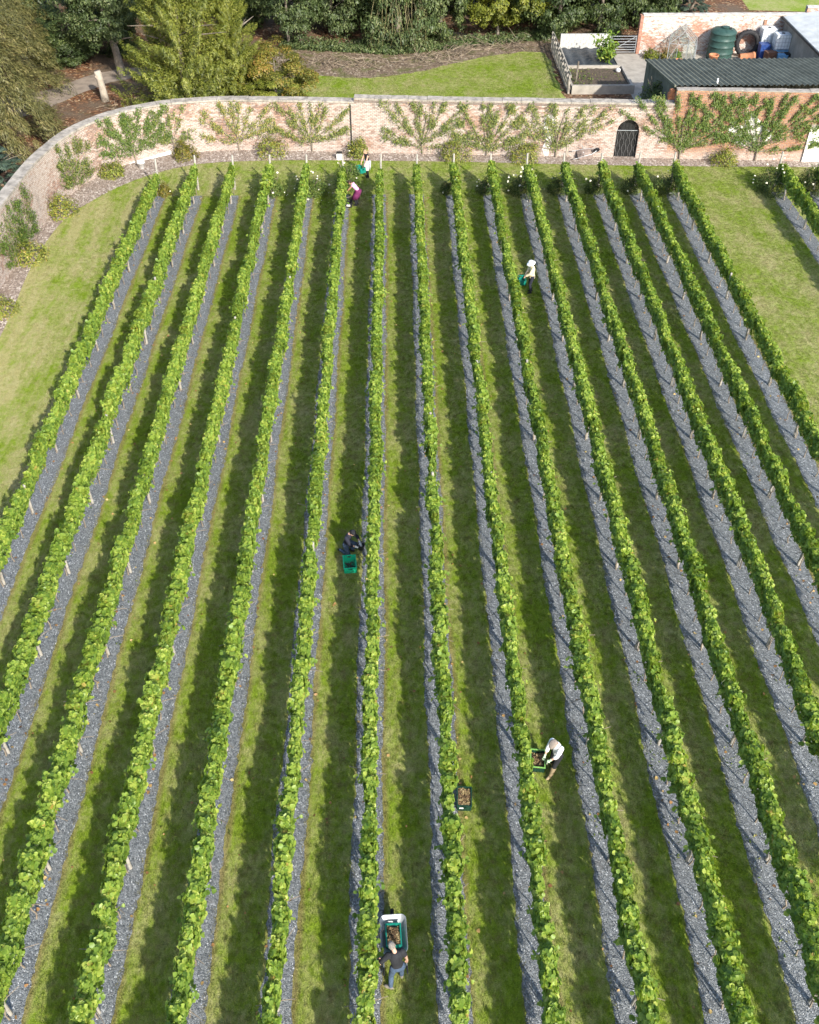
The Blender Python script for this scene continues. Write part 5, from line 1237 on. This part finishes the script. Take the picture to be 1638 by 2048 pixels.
def person(loc, rz, J, label, skin='skin', top=None, sleeves='long', trousers=None, shoes='crate_black', hair=None, hairlen=0, hat=None, gloves=None, apron=None, jacket=False, boots=None):
    root = empty('person', loc, rz, label, 'person', 'grape pickers')
    b_ = MB(); hm, hd, fw, rt, u = J['hm'], J['head'], J['fw'], J['rt'], J['u']
    torso = [(J['pel'] - Vector((0, 0, .04)), .145, .105), (J['waist'], .125, .09), (J['chest'], .155, .105), (J['pel'] + u * .44, .15, .085)]
    def tor(m_, grow, upto=4):
        for (p, a, c), (p2, a2, c2) in zip(torso[:upto - 1], torso[1:upto]):
            for q in np.linspace(0, 1, 6):
                pp = p.lerp(p2, q); aa = a + (a2 - a) * q + grow; cc = c + (c2 - c) * q + grow
                e = Matrix((rt, fw, u)).transposed().to_euler(); m_.ball(pp, (aa, cc, .07 + grow), 12, 8, e)
    tor(b_, 0)
    chain(b_, [J['pel'] + u * .45, J['neck'] + u * .03, hd - hm @ Vector((0, .0, .06))], [.065, .055, .052])
    e = hm.to_euler(); b_.ball(hd, (.075, .095, .115), 14, 10, e); b_.ball(hd + hm @ Vector((0, .035, -.06)), (.055, .055, .055), 10, 7, e)
    b_.ball(hd + hm @ Vector((0, .100, -.012)), (.013, .022, .022), 8, 6, e); b_.ball(hd + hm @ Vector((0, .082, -.058)), (.024, .016, .010), 8, 6, e)
    for sx in (-1, 1):
        b_.ball(hd + hm @ Vector((sx * .076, -.005, -.005)), (.012, .022, .032), 8, 6, e); b_.ball(hd + hm @ Vector((sx * .032, .083, .012)), (.016, .012, .010), 8, 6, e)
    for k, sg in (('L', -1), ('R', 1)):
        chain(b_, [J['s' + k], J['s' + k].lerp(J['e' + k], .4), J['e' + k]], [.060, .048, .040]); chain(b_, [J['e' + k], J['e' + k].lerp(J['w' + k], .35), J['w' + k]], [.042, .038, .026])
        d = (J['w' + k] - J['e' + k]).normalized(); sidev = d.cross(Vector((0, 0, 1))); sidev = sidev.normalized() if sidev.length > .1 else rt; nv = sidev.cross(d).normalized()
        if nv.z > 0: nv = -nv
        pc = J['w' + k] + d * .045; M = Matrix((sidev, d, nv)).transposed(); b_.ball(pc, (.040, .052, .018), 10, 7, M.to_euler())
        for q, (o_, l_) in enumerate(((-.030, .066), (-.010, .076), (.010, .072), (.029, .058))):
            p0 = pc + sidev * o_ + d * .040; p1 = p0 + d * l_ * .5 + nv * .010; p2 = p1 + d * l_ * .28 + nv * .026; p3 = p2 + d * l_ * .05 + nv * .024
            chain(b_, [p0, p1, p2, p3], [.0100, .0095, .0088, .0080], 7)
        th = sidev * (-sg); t0 = pc - d * .02 + th * .032; chain(b_, [t0, t0 + th * .026 + d * .026 + nv * .008, t0 + th * .030 + d * .052 + nv * .020], [.012, .0105, .009], 7)
        chain(b_, [J['h' + k], J['h' + k].lerp(J['k' + k], .5), J['k' + k]], [.092, .074, .056]); chain(b_, [J['k' + k], J['k' + k].lerp(J['a' + k], .35), J['a' + k]], [.054, .052, .036])
    me = fuse(b_, .0085, 2, .35); me.materials.append(MAT[skin]); link('body', me, root)
    if top:
        m_ = MB(); tor(m_, .018 if not jacket else .035)
        m_.ball(J['pel'] + u * .46, (.15, .085, .055), 12, 8, Matrix((rt, fw, u)).transposed().to_euler())
        if jacket: m_.ball(J['pel'] - Vector((0, 0, .07)), (.185, .15, .12), 12, 8)
        for k in 'LR':
            g = .020 if not jacket else .028
            if sleeves == 'none': m_.ball(J['s' + k], .062, 10, 7); continue
            chain(m_, [J['s' + k], J['e' + k] if sleeves != 'short' else J['s' + k].lerp(J['e' + k], .75)], [.065 + g, .045 + g])
            if sleeves == 'long': chain(m_, [J['e' + k], J['e' + k].lerp(J['w' + k], .93)], [.044 + g, .032 + g])
            if sleeves == 'elbow': chain(m_, [J['e' + k], J['e' + k].lerp(J['w' + k], .25)], [.044 + g, .042 + g])
        me = fuse(m_, .013, 3, .5); me.materials.append(MAT[top]); link('jacket' if jacket else 'shirt', me, root)
    if trousers:
        m_ = MB(); m_.ball(J['pel'] - Vector((0, 0, .02)), (.165, .125, .13), 12, 8)
        for k in 'LR':
            chain(m_, [J['h' + k], J['h' + k].lerp(J['k' + k], .5), J['k' + k]], [.108, .090, .074]); chain(m_, [J['k' + k], J['k' + k].lerp(J['a' + k], .5), J['k' + k].lerp(J['a' + k], .9)], [.072, .066, .058])
        me = fuse(m_, .013, 3, .5); me.materials.append(MAT[trousers]); link('trousers', me, root)
    for k, ta in (('L', J['toe'][0]), ('R', J['toe'][1])):
        m_ = MB(); a = J['a' + k]; f = Matrix.Rotation(R(ta), 3, 'Z') @ Vector((0, 1, 0)); f.z = 0
        m_.ball(a + f * .05 - Vector((0, 0, .035)), (.052, .135, .045), 12, 7, (0, 0, R(ta))); m_.ball(a - Vector((0, 0, .02)), (.05, .055, .06), 10, 7)
        if boots: chain(m_, [a, a.lerp(J['k' + k], .85)], [.062, .078])
        me = fuse(m_, .012, 2, .5); me.materials.append(MAT[boots or shoes]); link('boot' if boots else 'shoe', me, root)
    if gloves:
        for k in 'LR':
            m_ = MB(); d = (J['w' + k] - J['e' + k]).normalized(); sidev = d.cross(Vector((0, 0, 1))); sidev = sidev.normalized() if sidev.length > .1 else rt; nv = sidev.cross(d).normalized()
            if nv.z > 0: nv = -nv
            pc = J['w' + k] + d * .045; chain(m_, [J['w' + k] - d * .05, J['w' + k]], [.038, .034]); m_.ball(pc, (.047, .060, .026), 10, 7, Matrix((sidev, d, nv)).transposed().to_euler())
            for o_, l_ in ((-.030, .066), (-.010, .076), (.010, .072), (.029, .058)):
                p0 = pc + sidev * o_ + d * .040; chain(m_, [p0, p0 + d * l_ * .5 + nv * .010, p0 + d * l_ * .8 + nv * .036], [.0125, .012, .0115], 7)
            sg = -1 if k == 'L' else 1; t0 = pc - d * .02 - sidev * sg * .032; chain(m_, [t0, t0 - sidev * sg * .028 + d * .04 + nv * .014], [.015, .013], 7)
            me = fuse(m_, .0085, 1, .6); me.materials.append(MAT[gloves]); link('glove', me, root)
    if hair:
        m_ = MB(); m_.ball(hd + hm @ Vector((0, -.018, .022)), (.086, .100, .108), 14, 10, e)
        if hairlen: m_.ball(hd + hm @ Vector((0, -.06, -.05)), (.085, .065, .11 * hairlen), 12, 8, e)
        me = fuse(m_, .011, 1, .6); me.materials.append(MAT[hair]); link('hair', me, root)
    if hat:
        kind, mat = hat; m_ = MB(); p = hd + hm @ Vector((0, -.005, .055))
        if kind == 'sun': m_.lathe([(.225, -.045), (.19, -.01), (.115, .012), (.112, .06), (.095, .10), (.05, .115), (0, .118), (0, .10), (.09, .06), (.11, -.012), (.19, -.022), (.225, -.055), (.225, -.045)], 22, p, e)
        elif kind == 'flat': m_.ball(p + hm @ Vector((0, .015, .035)), (.118, .145, .05), 14, 8, e); m_.ball(p + hm @ Vector((0, .13, .0)), (.075, .06, .015), 12, 6, e)
        else: m_.ball(p + hm @ Vector((0, -.01, .02)), (.098, .112, .085), 14, 9, e); m_.ball(p + hm @ Vector((0, .13, -.005)), (.072, .075, .014), 12, 6, e)
        me = fuse(m_, .010, 1, .7); me.materials.append(MAT[mat]); link('hat', me, root)
    if apron:
        mat, z1 = apron; m_ = MB(); p0 = J['waist'] - u * .02; q0 = J['pel']; zk = (J['kL'] + J['kR']) / 2
        low = Vector(((J['kL'].x + J['kR'].x) / 2, (J['kL'].y + J['kR'].y) / 2, z1)); pts = [p0, q0, q0.lerp(low, .5), low]; rad = [(.175, .14), (.215, .185), (.225, .21), (.235, .225)]
        n = 20; vs = []; fs = []
        for j, (p, (a, c)) in enumerate(zip(pts, rad)):
            for k in range(n): an = 2 * math.pi * k / n; vs.append(p + rt * math.cos(an) * a * (1 + .03 * math.sin(an * 7)) + Vector((0, 1, 0)) * math.sin(an) * c)
        fs = [(j * n + k, j * n + (k + 1) % n, (j + 1) * n + (k + 1) % n, (j + 1) * n + k) for j in range(3) for k in range(n)]
        m_.add(vs, fs); o = m_.obj('apron', mat, root, True); so = o.modifiers.new('t', 'SOLIDIFY'); so.thickness = .008
    return root
plain('skin', (0.52, 0.31, 0.22), 0.55, 0.08); plain('skin_tan', (0.44, 0.24, 0.16), 0.55, 0.08)
plain('cloth_black', (0.018, 0.019, 0.022), 0.9, 0.2); plain('cloth_navy', (0.020, 0.022, 0.035), 0.9, 0.2); plain('denim', (0.055, 0.085, 0.135), 0.9, 0.25, 9); plain('cloth_white', (0.78, 0.77, 0.76), 0.9, 0.05)
plain('cloth_cream', (0.62, 0.53, 0.36), 0.9, 0.08); plain('cloth_pink', (0.72, 0.34, 0.56), 0.9, 0.12); plain('cloth_plum', (0.14, 0.022, 0.085), 0.9, 0.2); plain('rubber_tan', (0.30, 0.23, 0.14), 0.6, 0.15)
plain('hair_grey', (0.20, 0.18, 0.155), 0.8, 0.3, 30); plain('hair_dark', (0.035, 0.022, 0.016), 0.8, 0.3, 30); plain('hair_sandy', (0.30, 0.215, 0.13), 0.8, 0.25, 30); plain('glove_white', (0.70, 0.70, 0.66), 0.9, 0.1); plain('glove_green', (0.46, 0.58, 0.40), 0.9, 0.1)
plain('cap_brown', (0.25, 0.205, 0.165), 0.95, 0.15, 20); plain('shoe_grey', (0.22, 0.20, 0.17), 0.9, 0.25)
# man at the wheelbarrow
person((WBP.x + .10, WBP.y - .92, 0), R(12), pose(lean=17, side=-4, head=(18, -12), hl=(-.40, .20, 1.02), hr=(.27, .16, .80), fl=(-.20, -.10), fr=(.12, .12), pole_l=(-1, -.6, -.3), pole_r=(1, -.7, 0), toe=(58, -10)),
       'man in black T-shirt and jeans standing behind the galvanised wheelbarrow', top='cloth_black', sleeves='short', trousers='denim', shoes='shoe_grey', hair='hair_grey')
# picker in white shirt and flat cap
p = G(1099, 1558); person((p.x + .17, p.y + .26, 0), R(128), pose(lean=10, side=3, head=(28, -5), hl=(-.06, .38, .98), hr=(.16, .36, .92), fl=(-.08, .26), fr=(.10, -.06), pole_l=(-1, -.2, -.4), pole_r=(1, -.2, -.4), toe=(0, 10)),
       'picker in white shirt and brown flat cap bending over a crate', top='cloth_white', sleeves='elbow', trousers='cloth_black', boots='rubber_tan', hair='hair_dark', hat=('flat', 'cap_brown'), gloves='glove_green')
# kneeling picker in navy
p = G(708, 1106); person((p.x - .20, p.y + .06, 0), R(-118), pose(pel=(0, -.06, .44), lean=16, head=(30, 0), hl=(-.06, .46, .62), hr=(.14, .44, .58), fl=(-.10, .04), fr=(.12, -.30), fz=(.08, .10), kpole=((-.2, 1, .5), (.2, 1, -.9)), toe=(0, 0)),
       'kneeling picker in navy jumper, jeans and black cap at the vines', top='cloth_navy', sleeves='elbow', trousers='denim', shoes='crate_black', hair='hair_dark', hat=('cap', 'cloth_black'), gloves='glove_white')
bk_ = empty('picking_bucket', (p.x + .27, p.y - .20, .40), label='small black bucket held by the kneeling picker', cat='bucket')
MB().lathe([(.0, .0), (.10, 0), (.145, .22), (.155, .22), (.155, .24), (.135, .24), (.095, .02), (0, .02)], 18).obj('body', 'crate_black', bk_, True); MB().tube([(-.15, 0, .2), (-.1, 0, .32), (.1, 0, .32), (.15, 0, .2)], .007, 5).obj('handle', 'wire', bk_)
# picker in sun hat and cream jacket
p = G(1061, 585); person((p.x, p.y, 0), R(100), pose(lean=4, head=(15, 0), hl=(-.10, .34, 1.00), hr=(.14, .30, .92), fl=(-.09, .03), fr=(.09, -.06), toe=(6, -6)),
       'picker in white sun hat, cream jacket and dark trousers', top='cloth_cream', sleeves='long', jacket=True, trousers='cloth_navy', shoes='cloth_black', hair='hair_sandy', hat=('sun', 'cloth_white'))
# picker in pink top and plum apron
p = G(712, 411); person((p.x + .05, p.y, 0), R(78), pose(pel=(0, -.12, .90), lean=44, head=(14, 0), hl=(-.12, .58, .78), hr=(.14, .60, .72), fl=(-.10, .02), fr=(.10, -.04), pole_l=(-1, 0, -.5), pole_r=(1, 0, -.5)),
       'picker in pink top and plum apron bending into the vines', skin='skin_tan', top='cloth_pink', sleeves='none', trousers='cloth_black', shoes='cloth_black', hair='hair_dark', hairlen=.6, apron=('cloth_plum', .42))
# picker in black top and white apron carrying a crate
p = G(736, 354); person((p.x, p.y, 0), R(128), pose(lean=10, head=(12, 0), hl=(-.16, .46, .70), hr=(.18, .44, .72), fl=(-.09, .04), fr=(.09, -.05), pole_l=(-1, -.3, -.2), pole_r=(1, -.3, -.2)),
       'picker in black top and white apron carrying a green crate', top='cloth_black', sleeves='none', trousers='cloth_black', shoes='cloth_black', hair='hair_sandy', hairlen=.8, apron=('cloth_white', .50))
crate((p.x - .42, p.y - .30, .46), R(35), 'crate_teal', 'teal-green crate held by the picker in the white apron', h=.28)

# ------------------------------------------------------------------ grass blades over the lawns
def grass_tufts():
    rng = np.random.RandomState(2); n = 9
    V = []; F = []
    for k in range(n):
        a = rng.uniform(0, 6.28); b0 = rng.normal(0, .045, 2); l = rng.uniform(.028, .062); w = .0065; dx, dy = math.cos(a), math.sin(a); t = rng.uniform(.3, .9) * l
        V += [(b0[0] - dy * w, b0[1] + dx * w, 0), (b0[0] + dy * w, b0[1] - dx * w, 0), (b0[0] + dx * t, b0[1] + dy * t, l)]; F.append((3 * k, 3 * k + 1, 3 * k + 2))
    tuft = np_mesh('grass_tuft', np.array(V), np.array(F), 'blade')
    to = bpy.data.objects.new('grass_tuft', tuft)               # only a source for the node tree, not placed in the scene
    ng = bpy.data.node_groups.new('grass', 'GeometryNodeTree'); ng.interface.new_socket('Geometry', in_out='INPUT', socket_type='NodeSocketGeometry'); ng.interface.new_socket('Geometry', in_out='OUTPUT', socket_type='NodeSocketGeometry')
    gi, go = ng.nodes.new('NodeGroupInput'), ng.nodes.new('NodeGroupOutput')
    di = ng.nodes.new('GeometryNodeDistributePointsOnFaces'); di.distribute_method = 'RANDOM'; di.inputs['Density'].default_value = 210.0
    oi = ng.nodes.new('GeometryNodeObjectInfo'); oi.inputs['Object'].default_value = to
    ip = ng.nodes.new('GeometryNodeInstanceOnPoints'); rv = ng.nodes.new('FunctionNodeRandomValue'); rv.data_type = 'FLOAT_VECTOR'; rv.inputs[0].default_value = (-.15, -.15, 0); rv.inputs[1].default_value = (.15, .15, 6.28)
    rs_ = ng.nodes.new('FunctionNodeRandomValue'); rs_.data_type = 'FLOAT'; rs_.inputs[2].default_value = .5; rs_.inputs[3].default_value = 1.25
    L_ = ng.links.new
    L_(gi.outputs[0], di.inputs['Mesh']); L_(di.outputs['Points'], ip.inputs['Points']); L_(oi.outputs['Geometry'], ip.inputs['Instance']); L_(rv.outputs[0], ip.inputs['Rotation']); L_(rs_.outputs[1], ip.inputs['Scale']); L_(ip.outputs[0], go.inputs[0])
    return ng
NG = grass_tufts()
mb = MB()
def strip(x0, x1, y0, y1): mb.add([(x0, y0, .007), (x1, y0, .007), (x1, y1, .007), (x0, y1, .007)], [(0, 1, 2, 3)])
for a, b_ in zip(ROWS[:14], ROWS[1:15]): strip(a + .31, b_ - .43, 7.0, ROW_END - .9)
strip(ROWS[14] + .31, ROWS[15] - .43, 25, ROW_END - .9)
bl = np.array(bed_line); side = bl[(bl[:, 1] < 56.6) & (bl[:, 0] < -14)]; far_ = bl[bl[:, 0] > -14.9]
for y in np.arange(20, 56.5, .5): strip(float(np.interp(y + .25, side[:, 1], side[:, 0])) + .04, min(ROWS[0] - .43, -14.13), y, y + .5)
for x in np.arange(-14.13, 32, .5):
    y1 = float(np.interp(x + .25, far_[:, 0], far_[:, 1])); strip(x, x + .5, ROW_END - .9, y1 - .04)
FL = np.array([(-16, 70), (-9, 72.5), (-6.1, 74.0), (-3.6, 73.4), (-1.6, 73.2), (1.2, 74.3), (2.6, 75.1), (4.7, 76.6), (7.6, 78.1), (10.6, 79.0), (11.8, 78.4)])
for x in np.arange(-12, 11.6, .4): strip(x, x + .4, 66.5, float(np.interp(x + .2, FL[:, 0], FL[:, 1])) - .1 + random.uniform(-.15, .2))
o = mb.obj('grass', 'blade'); md = o.modifiers.new('grass', 'NODES'); md.node_group = NG
tag(o, 'short grass blades standing on the lawns between the vine rows', 'grass', None, 'stuff')
